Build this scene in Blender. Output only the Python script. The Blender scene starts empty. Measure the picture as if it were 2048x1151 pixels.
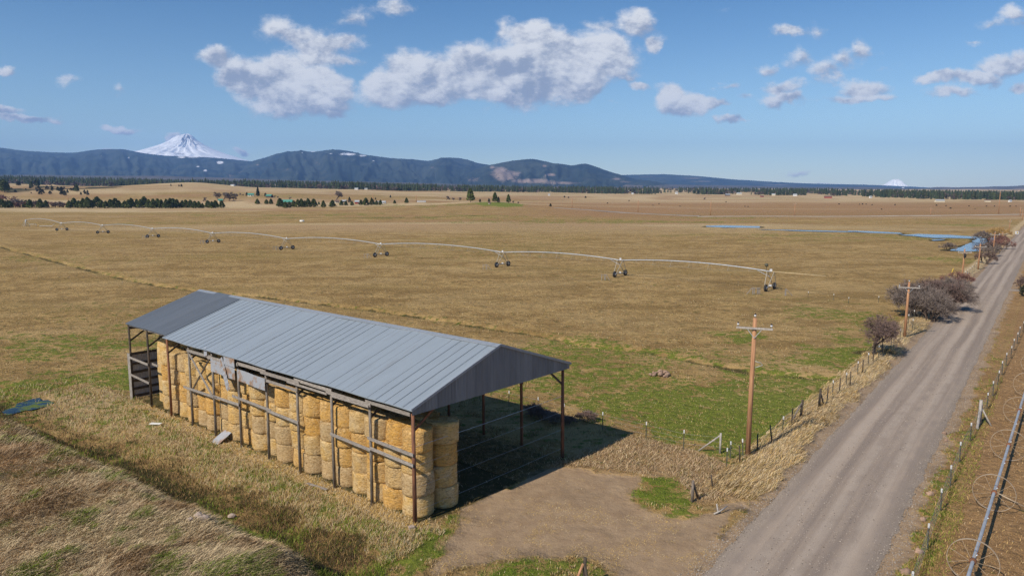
import bpy, math, random
import numpy as np
from mathutils import Vector, Matrix
R = math.radians
scene = bpy.context.scene
col = scene.collection
random.seed(7)
rng = np.random.default_rng(11)

# ------------------------------------------------------------------ camera model (used to survey the place from the photo)
F, VH, HC = 1460.0, 384.0, 16.6
PITCH = math.atan((575.5 - VH) / F)
CP, SP = math.cos(PITCH), math.sin(PITCH)

# ------------------------------------------------------------------ noise
def _hash(i, j, s):
    h = (i * 374761393 + j * 668265263 + s * 974634777) & 0x7fffffff
    h = ((h ^ (h >> 13)) * 1274126177) & 0x7fffffff
    h = h ^ (h >> 16)
    return (h & 0xffff) / 65535.0
def vnoise(x, y, s=0):
    xi = np.floor(x).astype(np.int64); yi = np.floor(y).astype(np.int64)
    fx = x - xi; fy = y - yi
    fx = fx * fx * (3 - 2 * fx); fy = fy * fy * (3 - 2 * fy)
    a = _hash(xi, yi, s); b = _hash(xi + 1, yi, s); c = _hash(xi, yi + 1, s); d = _hash(xi + 1, yi + 1, s)
    return (a * (1 - fx) + b * fx) * (1 - fy) + (c * (1 - fx) + d * fx) * fy
def fbm(x, y, o=4, s=0):
    t = 0.0; a = 0.5; n = 0.0
    for k in range(o):
        t = t + a * vnoise(x, y, s + k * 17); n += a; a *= 0.5; x = x * 2.03 + 3.1; y = y * 2.03 + 1.7
    return t / n
def sst(a, b, x):
    t = np.clip((x - a) / (b - a), 0, 1); return t * t * (3 - 2 * t)

# ------------------------------------------------------------------ local frames
RD = np.array([.594, .8046]); RN = np.array([.8046, -.594])          # along / across the gravel road
BA = np.array([-4.918, 35.06]); YAW = .716                            # barn corner and axes
BL = np.array([-math.cos(YAW), math.sin(YAW)]); BW = np.array([math.sin(YAW), math.cos(YAW)])
def road_pt(s, t): return RD * s + RN * t
def barn_pt(s, t): return BA + BL * s + BW * t

# ------------------------------------------------------------------ terrain
TU = np.array([-700, 0, 200, 380, 550, 700, 850, 960, 1080, 1250, 1500, 1800, 2048, 2900]); TX = (TU - 1024) / F
TD = np.array([0, 300, 620, 780, 950, 1300, 1600, 1900, 2600, 4200, 9000])
TZ = np.array([
 [0,0,0,.3,9,24,34,40,58,90,120],
 [0,0,0,.3,7,21,33,38,55,85,120],
 [0,0,0,.3,6,22,30,30,48,80,120],
 [0,0,0,.6,7,22,36.5,26,42,72,120],
 [0,0,0,2,9,18,24.5,25,38,66,110],
 [0,0,.2,2,6,15,22.8,23,34,56,100],
 [0,0,1.2,4,6,10,17.5,19,28,46,90],
 [0,0,2.5,6.6,3.5,6,13,16.5,24,42,80],
 [0,0,1.5,4,3,5,11,14,22,40,80],
 [0,0,.4,1,2,5,10,12.5,20,36,70],
 [0,0,.2,.5,1.5,4.5,8,10,18,34,60],
 [0,0,.1,.2,.8,2.8,5,8,14,28,55],
 [0,0,0,0,.5,2,4,6,11,26,60],
 [0,0,0,0,.5,2,4,6,11,26,60]], float)
def far_z(x, y):
    yy = np.maximum(y, 1.0); k = np.clip(x / yy, TX[0], TX[-1])
    i = np.clip(np.searchsorted(TX, k) - 1, 0, len(TX) - 2)
    w = (k - TX[i]) / (TX[i + 1] - TX[i]); w = w * w * (3 - 2 * w)
    d = np.clip(yy, 0, TD[-1] - 1); j = np.clip(np.searchsorted(TD, d, side='right') - 1, 0, len(TD) - 2)
    v = (d - TD[j]) / (TD[j + 1] - TD[j]); v = v * v * (3 - 2 * v) * .5 + v * .5
    z = (TZ[i, j] * (1 - v) + TZ[i, j + 1] * v) * (1 - w) + (TZ[i + 1, j] * (1 - v) + TZ[i + 1, j + 1] * v) * w
    return np.where(y > 1, z, 0.0)
def seg_dist(x, y, pts):
    best = np.full(np.shape(x), 1e9)
    for (ax, ay), (bx, by) in zip(pts[:-1], pts[1:]):
        dx, dy = bx - ax, by - ay; L = dx * dx + dy * dy
        t = np.clip(((x - ax) * dx + (y - ay) * dy) / L, 0, 1)
        best = np.minimum(best, np.hypot(x - ax - t * dx, y - ay - t * dy))
    return best
def flat_at(u, v, z=0.0):
    X = (u - 1024) / F; Y = (v - 575.5) / F
    dz = -SP - Y * CP; t = (z - HC) / dz
    return X * t, (CP - Y * SP) * t
GULLY = [flat_at(*q) for q in [(-60, 478), (0, 494), (60, 510), (140, 531), (250, 556), (330, 572), (420, 584), (520, 592), (640, 606), (740, 618), (850, 634), (960, 652), (1080, 668), (1180, 690), (1290, 700), (1390, 720), (1500, 742), (1600, 750), (1700, 757)]]
def gz(x, y):
    x = np.asarray(x, float); y = np.asarray(y, float)
    r = np.hypot(x, y)
    z = far_z(x, y)
    z = z + (fbm(x * .018, y * .018, 3, 5) - .5) * 1.1 * sst(75, 260, r) * (1 - sst(5, 0, np.abs(x * RN[0] + y * RN[1] + 8.05) - 5))
    z = z + (fbm(x * .0035, y * .0035, 3, 9) - .5) * 7 * sst(500, 1500, y)
    S = x * RD[0] + y * RD[1]; T = x * RN[0] + y * RN[1]
    Sw = S + (fbm(x * .22, y * .22, 3, 31) - .5) * 1.6
    fade = sst(-19.5, -25.5, T)
    prof = np.interp(Sw, [-40, 8, 15.2, 16.6, 18.2, 20.2, 22.3, 24.5, 60], [1.2, 1.9, 2.25, 2.15, 1.1, -.42, -.25, 0, 0])
    z = z + prof * fade
    z = z + (fbm(x * .55, y * .55, 3, 41) - .5) * .42 * fade * (Sw < 17.5)
    e_ = np.hypot((x + 38.5) / 1.6, (y - 56.5) / 2.6); z = z + (-.22 - z) * sst(3.2, 1.15, e_); z = z - .14 * sst(1.15, .75, e_)
    z = z - .42 * np.exp(-(seg_dist(x, y, GULLY) / .8) ** 2)
    # low straw verge beside the road, shallow hollow for the puddle
    z = z + .28 * np.exp(-((T + 13.2) / 1.1) ** 2) * sst(40, 52, S) * sst(330, 200, S)
    z = z + (fbm(x * .6, y * .6, 2, 51) - .5) * .06
    return z
def gz1(x, y): return float(gz(np.array([x]), np.array([y]))[0])
def at(u, v):
    z = 0.0
    X = (u - 1024) / F; Y = (v - 575.5) / F
    d = (X, CP - Y * SP, -SP - Y * CP)
    # march along the sight line until it meets the terrain
    n = 2500; t = np.geomspace(20, 9000, n)
    h = HC + d[2] * t - gz(d[0] * t, d[1] * t)
    k = np.argmax(h < 0) if (h < 0).any() else n - 1
    a, b = t[max(k - 1, 0)], t[k]
    for _ in range(25):
        m = (a + b) / 2
        if HC + d[2] * m - gz1(d[0] * m, d[1] * m) < 0: b = m
        else: a = m
    x, y = d[0] * b, d[1] * b
    return Vector((x, y, gz1(x, y)))
def px(P): return P.y / F            # metres per photo pixel at a point

# ------------------------------------------------------------------ node helper
class NT:
    def __init__(s, tree): s.t = tree; s.n = tree.nodes; s.l = tree.links
    def add(s, typ, ins=None, **kw):
        n = s.n.new(typ)
        for k, v in kw.items(): setattr(n, k, v)
        for k, v in (ins or {}).items():
            if isinstance(v, bpy.types.NodeSocket): s.l.new(v, n.inputs[k])
            else: n.inputs[k].default_value = v
        return n
    def math(s, op, a, b=0.0, c=None, clamp=False):
        d = {0: a, 1: b}
        if c is not None: d[2] = c
        return s.add('ShaderNodeMath', d, operation=op, use_clamp=clamp).outputs[0]
    def noise(s, vec, scale, detail=4, rough=.55, out=0, **kw):
        d = {'Scale': scale, 'Detail': detail, 'Roughness': rough}
        if vec is not None: d['Vector'] = vec
        return s.add('ShaderNodeTexNoise', d, **kw).outputs[out]
    def mix(s, f, a, b, blend='MIX'):
        n = s.add('ShaderNodeMix', None, data_type='RGBA', blend_type=blend)
        for i, v in ((0, f), (6, a), (7, b)):
            if isinstance(v, bpy.types.NodeSocket): s.l.new(v, n.inputs[i])
            else: n.inputs[i].default_value = v if i == 0 else (tuple(v) + (1,) if len(v) == 3 else v)
        return n.outputs[2]
    def ss(s, v, a, b, lo=0.0, hi=1.0):
        n = s.add('ShaderNodeMapRange', {'Value': v, 'From Min': a, 'From Max': b, 'To Min': lo, 'To Max': hi}, interpolation_type='SMOOTHSTEP')
        return n.outputs[0]
    def vmath(s, op, a, b=None, c=None):
        d = {0: a}
        if b is not None: d[1] = b
        if c is not None: d[2] = c
        n = s.add('ShaderNodeVectorMath', d, operation=op)
        return n.outputs[1] if op in ('LENGTH', 'DISTANCE', 'DOT_PRODUCT') else n.outputs[0]
def new_mat(name):
    m = bpy.data.materials.new(name); m.use_nodes = True
    t = NT(m.node_tree); b = t.n['Principled BSDF']
    return m, t, b
def simple_mat(name, c1, c2=None, rough=.7, metal=0.0, scale=6.0, stretch=(1, 1, 1), bump=0.0, spec=.3, var=0.0, detail=5, lo=.35, hi=.65):
    m, t, b = new_mat(name)
    b.inputs['Roughness'].default_value = rough; b.inputs['Metallic'].default_value = metal
    b.inputs['Specular IOR Level'].default_value = spec
    tc = t.add('ShaderNodeTexCoord').outputs['Object']
    v = t.add('ShaderNodeMapping', {'Vector': tc, 'Scale': stretch}).outputs[0]
    n = t.noise(v, scale, detail, .6)
    c = t.mix(t.ss(n, lo, hi), c1, c2 or tuple(x * .6 for x in c1))
    if var:
        r = t.add('ShaderNodeObjectInfo').outputs['Random']
        c = t.mix(t.math('MULTIPLY', r, var), c, tuple(x * .55 for x in (c2 or c1)))
    t.l.new(c, b.inputs['Base Color'])
    if bump:
        bp = t.add('ShaderNodeBump', {'Strength': 1.0, 'Distance': bump, 'Height': n}).outputs[0]
        t.l.new(bp, b.inputs['Normal'])
    return m

# ------------------------------------------------------------------ mesh builder
def link(o, parent=None):
    col.objects.link(o)
    if parent is not None: o.parent = parent
    return o
class MB:
    def __init__(s): s.v = []; s.f = []; s.sm = []
    def quad(s, a, b, c, d):
        i = len(s.v); s.v += [tuple(a), tuple(b), tuple(c), tuple(d)]; s.f.append((i, i + 1, i + 2, i + 3)); s.sm.append(False)
    def tri(s, a, b, c):
        i = len(s.v); s.v += [tuple(a), tuple(b), tuple(c)]; s.f.append((i, i + 1, i + 2)); s.sm.append(False)
    def hexa(s, P):       # 8 corners: 0-3 bottom, 4-7 top
        i = len(s.v); s.v += [tuple(p) for p in P]
        for q in ((3, 2, 1, 0), (4, 5, 6, 7), (0, 1, 5, 4), (1, 2, 6, 5), (2, 3, 7, 6), (3, 0, 4, 7)):
            s.f.append(tuple(i + k for k in q)); s.sm.append(False)
        return s
    def box(s, c, size, rz=0.0):
        cx, cy, cz = c; a, b, h = (k / 2 for k in size); ca, sa = math.cos(rz), math.sin(rz)
        P = []
        for z in (-h, h):
            for x, y in ((-a, -b), (a, -b), (a, b), (-a, b)):
                P.append((cx + x * ca - y * sa, cy + x * sa + y * ca, cz + z))
        return s.hexa(P)
    def beam(s, p, q, w, h, up=(0, 0, 1)):      # board from p to q: w = across, h = along up
        p = Vector(p); q = Vector(q); d = (q - p).normalized(); up = Vector(up)
        x = d.cross(up)
        if x.length < 1e-4: x = d.cross(Vector((0, 1, 0)))
        x.normalize(); y = x.cross(d).normalized()
        P = []
        for e in (p, q):
            for a, b in ((-1, -1), (1, -1), (1, 1), (-1, 1)):
                P.append(e + x * (a * w / 2) + y * (b * h / 2))
        return s.hexa([P[0], P[1], P[2], P[3], P[4], P[5], P[6], P[7]])
    def tube(s, pts, r0, r1=None, n=8, cap=True):
        pts = [Vector(p) for p in pts]; r1 = r0 if r1 is None else r1; m = len(pts); base = len(s.v)
        ref = None
        for k, p in enumerate(pts):
            d = (pts[min(k + 1, m - 1)] - pts[max(k - 1, 0)]).normalized()
            if ref is None:
                ref = d.cross(Vector((0, 0, 1)))
                if ref.length < 1e-3: ref = Vector((1, 0, 0))
            ref = (ref - d * ref.dot(d)).normalized(); b = d.cross(ref)
            r = r0 + (r1 - r0) * k / max(m - 1, 1)
            for j in range(n):
                a = 2 * math.pi * j / n
                s.v.append(tuple(p + ref * (math.cos(a) * r) + b * (math.sin(a) * r)))
        for k in range(m - 1):
            for j in range(n):
                a = base + k * n + j; c = base + k * n + (j + 1) % n
                s.f.append((a, c, c + n, a + n)); s.sm.append(n > 5)
        if cap:
            s.f.append(tuple(base + j for j in reversed(range(n)))); s.sm.append(False)
            s.f.append(tuple(base + (m - 1) * n + j for j in range(n))); s.sm.append(False)
        return s
    def lathe(s, c, prof, n=12, axis=Vector((0, 0, 1))):
        ax = Vector(axis).normalized(); x = ax.orthogonal().normalized(); y = ax.cross(x); base = len(s.v); c = Vector(c)
        for r, h in prof:
            for j in range(n):
                a = 2 * math.pi * j / n; s.v.append(tuple(c + ax * h + x * (r * math.cos(a)) + y * (r * math.sin(a))))
        for k in range(len(prof) - 1):
            for j in range(n):
                a = base + k * n + j; b = base + k * n + (j + 1) % n
                s.f.append((a, b, b + n, a + n)); s.sm.append(True)
        s.f.append(tuple(base + j for j in reversed(range(n)))); s.sm.append(False)
        s.f.append(tuple(base + (len(prof) - 1) * n + j for j in range(n))); s.sm.append(False)
        return s
    def build(s, name, mat, parent=None, origin=None):
        o0 = Vector((0, 0, 0))
        if parent is not None:
            q = parent
            while q is not None: o0 = o0 + Vector(q.location); q = q.parent
        if origin is not None: o0 = Vector(origin)
        me = bpy.data.meshes.new(name)
        me.from_pydata([(a - o0.x, b - o0.y, c - o0.z) for a, b, c in s.v], [], s.f)
        me.polygons.foreach_set('use_smooth', s.sm)
        me.materials.append(mat); me.update()
        o = bpy.data.objects.new(name, me)
        if origin is not None and parent is None: o.location = origin
        return link(o, parent)
def np_mesh(name, V, Fq=None, Ft=None, mat=None, smooth=False, attrs=None):
    me = bpy.data.meshes.new(name)
    V = np.asarray(V, np.float32); nq = 0 if Fq is None else len(Fq); nt = 0 if Ft is None else len(Ft)
    loops = np.concatenate([np.asarray(a, np.int32).ravel() for a in (Fq, Ft) if a is not None])
    starts = np.concatenate([np.arange(nq) * 4, nq * 4 + np.arange(nt) * 3]).astype(np.int32)
    me.vertices.add(len(V)); me.vertices.foreach_set('co', V.ravel())
    me.loops.add(len(loops)); me.loops.foreach_set('vertex_index', loops)
    me.polygons.add(nq + nt); me.polygons.foreach_set('loop_start', starts)
    me.update(calc_edges=True)
    if smooth: me.polygons.foreach_set('use_smooth', np.ones(nq + nt, bool))
    for k, a in (attrs or {}).items():
        at_ = me.attributes.new(k, 'FLOAT_COLOR', 'POINT')
        at_.data.foreach_set('color', np.asarray(a, np.float32).ravel())
    if mat: me.materials.append(mat)
    me.validate(); me.update()
    return me
def tag(o, label=None, cat=None, group=None, kind=None):
    if label: o['label'] = label
    if cat: o['category'] = cat
    if group: o['group'] = group
    if kind: o['kind'] = kind
    return o
def empty(name, loc, rz=0.0):
    o = bpy.data.objects.new(name, None); o.empty_display_size = .3
    o.location = loc; o.rotation_euler = (0, 0, rz); return link(o)
def dup(root, loc=None, rz=None, sc=None):
    def cp(o, par):
        c = o.copy(); col.objects.link(c)
        if par is not None: c.parent = par
        for ch in list(o.children): cp(ch, c)
        return c
    c = cp(root, None)
    if loc is not None: c.location = loc
    if rz is not None: c.rotation_euler = (0, 0, rz)
    if sc is not None: c.scale = sc if hasattr(sc, '__len__') else (sc, sc, sc)
    return c
ORD = 'first second third fourth fifth sixth seventh eighth ninth tenth eleventh twelfth thirteenth fourteenth fifteenth sixteenth seventeenth eighteenth nineteenth twentieth'.split()
def ordn(i):
    if i < 20: return ORD[i]
    t = {2: 'twenty', 3: 'thirty', 4: 'forty', 5: 'fifty', 6: 'sixty'}[(i + 1) // 10]
    u = (i + 1) % 10
    return (t[:-1] + 'ieth') if u == 0 else t + '-' + ORD[u - 1]
# ================================================================== camera, sun, sky
cam = bpy.data.cameras.new('camera'); co = bpy.data.objects.new('camera', cam); col.objects.link(co)
co.location = (0, 0, HC); co.rotation_euler = (math.pi / 2 - PITCH, 0, 0)
cam.sensor_width = 36; cam.lens = 36 * F / 2048; cam.clip_start = .5; cam.clip_end = 120000
scene.camera = co
SUN = Vector((-.717 * math.cos(R(41.7)), -.697 * math.cos(R(41.7)), math.sin(R(41.7))))
sl = bpy.data.lights.new('sun', 'SUN'); sl.energy = 5.0; sl.angle = R(.5); sl.color = (1.0, .91, .77)
so = bpy.data.objects.new('sun', sl); so.rotation_euler = (-SUN).to_track_quat('-Z', 'Y').to_euler(); col.objects.link(so)
vs = scene.view_settings
vs.view_transform = 'Standard'; vs.look = 'None'; vs.exposure = 0.0; vs.gamma = 1; vs.use_curve_mapping = False
scene.render.engine = 'CYCLES'
cy = scene.cycles
cy.max_bounces = 5; cy.diffuse_bounces = 2; cy.glossy_bounces = 2; cy.transmission_bounces = 2; cy.volume_bounces = 1; cy.transparent_max_bounces = 6
cy.use_denoising = True; cy.denoising_prefilter = 'NONE'; cy.sample_clamp_indirect = 4

CLOUDS = [  # centre u, v, half widths, weight: where each cloud mass sits in the sky
 (430,108,48,20,.9),(480,140,56,30,1),(520,160,60,36,1),(570,150,50,34,1),(590,185,80,42,1),(640,180,60,36,1),(640,212,58,18,.9),(675,185,34,26,.8),(660,225,30,7,.6),
 (560,55,45,22,.5),(610,72,60,24,.62),(655,95,70,34,.85),(700,90,28,28,.75),(640,125,60,16,.6),(700,128,40,9,.55),
 (770,170,50,28,.9),(800,190,70,26,1),(830,160,70,40,1),(860,200,60,20,.9),(900,160,60,42,1),(935,130,40,36,1),(960,150,80,52,1),(1020,130,80,40,1),(1040,170,100,42,1),(1010,195,110,18,.9),
 (1100,120,90,52,1),(1120,160,90,44,1),(1180,110,74,42,1),(1060,72,66,34,.75),(1010,62,26,22,.5),(1110,90,60,30,.85),(1170,185,40,26,.85),(1215,150,50,16,.5),(1230,128,40,14,.45),
 (1190,50,40,14,.35),(1275,45,34,20,.66),(1308,80,34,22,.72),(1275,174,36,12,.7),(1245,160,18,10,.5),(1345,190,32,26,.9),(1370,208,50,20,.9),(1420,207,46,11,.75),(1340,215,30,10,.6),
 (1470,237,40,8,.72),(1545,212,24,14,.6),(1585,200,46,14,.75),(1565,182,40,14,.6),(1600,125,26,16,.4),(1530,142,24,12,.4),(1465,177,20,8,.4),(1490,194,24,7,.45),
 (1580,65,42,10,.6),(1640,70,16,14,.3),(1655,140,28,22,.5),(1690,118,44,20,.62),(1735,98,28,20,.62),(1665,155,14,14,.45),(1720,180,46,16,.62),(1690,200,50,7,.5),(1770,133,22,12,.3),(1760,200,30,6,.4),
 (1840,160,40,14,.72),(1890,155,70,17,.8),(1950,155,60,16,.75),(2010,130,60,20,.75),(2060,115,50,26,.8),(1900,185,50,8,.45),(2040,170,24,10,.6),
 (1990,40,40,14,.4),(2035,20,24,12,.4),(1955,80,26,8,.35),(2045,40,14,10,.35),
 (10,222,34,12,.8),(50,236,80,9,.85),(110,238,20,6,.6),(240,258,32,9,.85),(350,271,13,7,.65),(485,303,11,8,.8),(235,299,40,3.5,.6),(290,300,34,2.5,.5),(6,142,26,9,.6),(125,152,24,8,.3),(240,175,12,8,.3),
 (1215,214,16,7,.35),(790,8,40,12,.35),(700,40,26,12,.3),(1660,373,30,4,.35),(1600,345,30,3,.25),(1440,20,30,8,.2)]
w = bpy.data.worlds.new('World'); scene.world = w; w.use_nodes = True
t = NT(w.node_tree); bg = t.n['Background']; STR = .085
sky = t.add('ShaderNodeTexSky', None, sky_type='NISHITA', sun_disc=False)
sky.sun_elevation = R(41.7); sky.sun_rotation = R(225.8); sky.altitude = 600; sky.air_density = 1.0; sky.dust_density = .35; sky.ozone_density = 2.2
d = t.add('ShaderNodeTexCoord').outputs['Generated']
sp = t.add('ShaderNodeSeparateXYZ', {0: d})
yv = t.math('MAXIMUM', sp.outputs[1], .08)
# horizontal bearing and elevation of the direction, measured from the +Y axis
cx = t.math('DIVIDE', sp.outputs[0], yv); cz = t.math('DIVIDE', sp.outputs[2], yv)
p = t.add('ShaderNodeCombineXYZ', {0: cx, 1: cz, 2: 0.0}).outputs[0]
def warp(p, sc, amt, det, off):
    q = t.vmath('ADD', p, (off, off * .7, 0))
    n = t.noise(q, sc, det, .6, out=1)
    return t.vmath('MULTIPLY_ADD', t.vmath('SUBTRACT', n, (.5, .5, .5)), (amt, amt * .6, 0), p)
pw = warp(warp(p, 9, .07, 3, 0), 34, .03, 5, 3.1)
best = None
for (u, v, a, b, wt) in CLOUDS:
    X = (u - 1024) / F; Y = (v - 575.5) / F
    dy = CP - Y * SP; dz = -SP - Y * CP
    X, Z = X / dy, dz / dy; a2 = a * 1.28 / F; b2 = b * 1.35 / F
    ev = t.vmath('MULTIPLY_ADD', pw, (1 / a2, 1 / b2, 0), (-X / a2, -Z / b2, 0)); e = t.vmath('LENGTH', ev); dz_ = t.vmath('DOT_PRODUCT', ev, (-.35, .93, 0))
    e = t.math('SUBTRACT', wt, t.math('MULTIPLY', e, wt if wt < .7 else 1.0))
    if best is None: best = e; high = dz_
    else:
        high = t.add('ShaderNodeMix', {0: t.ss(t.math('SUBTRACT', e, best), -.18, .18), 2: high, 3: dz_}, data_type='FLOAT').outputs[0]
        best = t.math('SMOOTH_MAX', best, e, .25)
stretch = t.vmath('MULTIPLY', p, (1, 1.5, 1))
def puff(off):
    q = t.vmath('ADD', stretch, off)
    a = t.math('ADD', t.math('MULTIPLY', t.noise(q, 9, 10, .6), .72), t.math('MULTIPLY', t.noise(q, 34, 8, .66), .28))
    return a
n0 = puff((0, 0, 0)); n1 = puff((-.010, .018, 0)); n2 = t.noise(t.vmath('MULTIPLY', p, (1, 2.0, 1)), 5.5, 4, .5)
dens = t.math('ADD', best, t.math('MULTIPLY', t.math('SUBTRACT', n0, .5), 2.1))
cov = t.math('MULTIPLY', t.ss(dens, -.02, .42), .97)
# cloud body: sunlit tops and grey undersides of the puffs are painted into the colour
relief = t.math('SUBTRACT', n0, n1)
thick = t.ss(best, .1, .9)
val = t.math('ADD', t.math('MULTIPLY', relief, 3.0), t.math('ADD', .76, t.math('MULTIPLY', t.math('MINIMUM', t.math('MAXIMUM', high, -.8), .6), .30)))
val = t.math('SUBTRACT', val, t.math('MULTIPLY', thick, t.math('MULTIPLY', t.ss(n2, .44, .62), .34)))
val = t.math('ADD', val, t.math('MULTIPLY', t.math('SUBTRACT', n0, .5), .25))
ccol = t.mix(t.ss(val, .35, 1.0), (.33 / STR, .38 / STR, .49 / STR), (.84 / STR, .85 / STR, .87 / STR))
tint = t.mix(1.0, sky.outputs[0], t.mix(t.ss(sp.outputs[2], .0, .30), (1.38, 1.48, 1.46), (.56, .90, 1.15)), 'MULTIPLY')
t.l.new(t.mix(cov, tint, ccol), bg.inputs[0]); bg.inputs[1].default_value = STR
w.cycles.sampling_method = 'MANUAL'; w.cycles.sample_map_resolution = 512

# ================================================================== materials
M = {}
M['board'] = simple_mat('weathered_board', (.42, .38, .34), (.22, .19, .165), .85, scale=5, stretch=(1, 1, 6), var=.35)
M['greypost'] = simple_mat('grey_post_wood', (.30, .26, .22), (.13, .11, .09), .85, scale=3, stretch=(6, 6, .7))
M['rustpost'] = simple_mat('red_brown_post', (.30, .13, .07), (.12, .06, .04), .8, scale=2.2, stretch=(5, 5, .5))
M['darkwood'] = simple_mat('dark_creosote_wood', (.10, .075, .055), (.05, .04, .03), .85, scale=3)
M['polewood'] = simple_mat('pole_wood', (.52, .285, .15), (.30, .145, .075), .8, scale=2.2, stretch=(7, 7, .25))
M['greywood'] = simple_mat('silver_grey_wood', (.46, .42, .38), (.30, .27, .24), .85, scale=4, stretch=(4, 4, 1))
M['fencewood'] = simple_mat('old_fence_wood', (.26, .21, .17), (.12, .10, .085), .9, scale=4, stretch=(5, 5, .8))
M['galv'] = simple_mat('galvanised_steel', (.62, .64, .66), (.46, .48, .50), .42, .55, scale=3)
M['leg'] = simple_mat('weathered_leg_steel', (.42, .38, .31), (.28, .25, .20), .6, .1)
M['pipe'] = simple_mat('aluminium_pipe', (.50, .52, .55), (.40, .42, .44), .5, .35, scale=2)
M['wheelrim'] = simple_mat('dull_wheel_steel', (.46, .37, .27), (.32, .24, .165), .7, .1, scale=2)
M['rust'] = simple_mat('rust', (.24, .10, .05), (.13, .06, .035), .85, scale=5)
M['white'] = simple_mat('white_paint', (.82, .82, .80), (.7, .7, .68), .55)
M['tpost'] = simple_mat('green_post_steel', (.08, .11, .08), (.10, .07, .05), .6, scale=8)
M['wire'] = simple_mat('fence_wire', (.34, .34, .33), (.26, .24, .22), .5, .4)
M['rubber'] = simple_mat('tyre_rubber', (.03, .03, .032), (.05, .047, .045), .85)
M['insul'] = simple_mat('porcelain', (.78, .79, .80), (.70, .70, .72), .25, spec=.5)
M['black'] = simple_mat('black_cap', (.03, .03, .03), None, .6)
M['yellow'] = simple_mat('yellow_guard', (.78, .55, .06), (.65, .42, .05), .5)
M['bark'] = simple_mat('bark', (.16, .115, .085), (.09, .065, .05), .9, scale=8)
M['twig'] = simple_mat('bare_twigs', (.23, .155, .13), (.13, .09, .078), .9, scale=2.5)
M['twig_grey'] = simple_mat('grey_twigs', (.25, .20, .17), (.16, .125, .11), .9, scale=.8)
M['twig_red'] = simple_mat('reddish_twigs', (.30, .15, .12), (.16, .085, .07), .9, scale=2)
M['twig_gold'] = simple_mat('golden_willow_twigs', (.52, .33, .12), (.38, .24, .10), .9, scale=2)
M['pine'] = simple_mat('pine_needles', (.15, .18, .042), (.065, .085, .024), .8, scale=1.2, var=.35)
M['fir'] = simple_mat('fir_needles', (.055, .075, .032), (.03, .042, .02), .85, scale=.8, var=.3)
M['juniper'] = simple_mat('juniper_needles', (.075, .08, .045), (.04, .045, .028), .85, scale=.8, var=.4)
M['greenroof'] = simple_mat('green_metal_roof', (.10, .33, .25), (.08, .27, .21), .45, .1)
M['cream'] = simple_mat('cream_siding', (.72, .66, .50), (.62, .56, .42), .8)
M['house_white'] = simple_mat('white_siding', (.78, .77, .74), (.68, .67, .64), .8)
M['brownwall'] = simple_mat('brown_siding', (.14, .10, .08), (.10, .075, .06), .85)
M['redwall'] = simple_mat('red_siding', (.36, .06, .04), (.26, .05, .04), .8)
M['greyroof'] = simple_mat('grey_roof', (.42, .44, .46), (.34, .36, .38), .6)
M['brownroof'] = simple_mat('brown_roof', (.20, .13, .10), (.15, .10, .08), .8)
M['glass'] = simple_mat('dark_window', (.04, .05, .06), None, .15, spec=.5)
M['stone'] = simple_mat('field_stone', (.46, .30, .21), (.28, .19, .14), .9, scale=3, bump=.02, var=.5)
M['palestone'] = simple_mat('pale_stone', (.48, .38, .31), (.30, .23, .19), .9, scale=4, bump=.02)

def roof_mat(name, c1, c2, rib, axis, rough=.42, metal=.35):
    m, t, b = new_mat(name)
    tc = t.add('ShaderNodeTexCoord').outputs['Object']
    rot = t.add('ShaderNodeMapping', {'Vector': tc, 'Rotation': (0, 0, -math.atan2(axis[1], axis[0]))}).outputs[0]
    x = t.add('ShaderNodeSeparateXYZ', {0: rot}).outputs[0]
    ph = t.math('FRACT', t.math('DIVIDE', x, rib))
    ridge = t.math('SUBTRACT', 1.0, t.ss(t.math('ABSOLUTE', t.math('SUBTRACT', ph, .5)), .0, .10))
    sheet = t.math('FLOOR', t.math('DIVIDE', x, rib * 3))
    rnd = t.add('ShaderNodeTexWhiteNoise', {'W': sheet}, noise_dimensions='1D').outputs[0]
    n = t.noise(t.vmath('MULTIPLY', rot, (1, .25, .25)), 1.4, 6, .6)
    n2 = t.noise(tc, 14, 4, .6)
    f = t.math('ADD', t.math('MULTIPLY', n, .6), t.math('ADD', t.math('MULTIPLY', rnd, .25), t.math('MULTIPLY', n2, .2)))
    c = t.mix(t.ss(f, .3, .75), c1, c2)
    st_ = t.noise(t.vmath('MULTIPLY', rot, (1.6, .22, .22)), 1.1, 6, .7)
    c = t.mix(t.ss(st_, .56, .74, 0, .45), c, (.19, .165, .15)); c = t.mix(t.ss(n2, .60, .74, 0, .3), c, (.42, .44, .46))
    t.l.new(c, b.inputs['Base Color'])
    b.inputs['Metallic'].default_value = metal
    t.l.new(t.math('ADD', rough, t.math('MULTIPLY', n, .18)), b.inputs['Roughness'])
    h = t.math('ADD', ridge, t.math('MULTIPLY', n, .05))
    t.l.new(t.add('ShaderNodeBump', {'Strength': .8, 'Distance': .03, 'Height': h}).outputs[0], b.inputs['Normal'])
    return m
M['roof_light'] = roof_mat('light_metal_roofing', (.335, .385, .43), (.275, .32, .365), 1e6, tuple(BL), .5, .25)
M['roof_dark'] = roof_mat('dark_metal_roofing', (.145, .163, .187), (.115, .132, .155), .3, tuple(BL), .5, .25)
M['gable'] = roof_mat('grey_gable_metal', (.23, .245, .265), (.15, .16, .175), .23, tuple(BW), .55, .25)
M['seam'] = simple_mat('roof_seam', (.27, .30, .33), (.235, .262, .29), .6, .2)
M['flash'] = simple_mat('roof_flashing', (.34, .37, .41), (.28, .31, .35), .5, .3)
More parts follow.
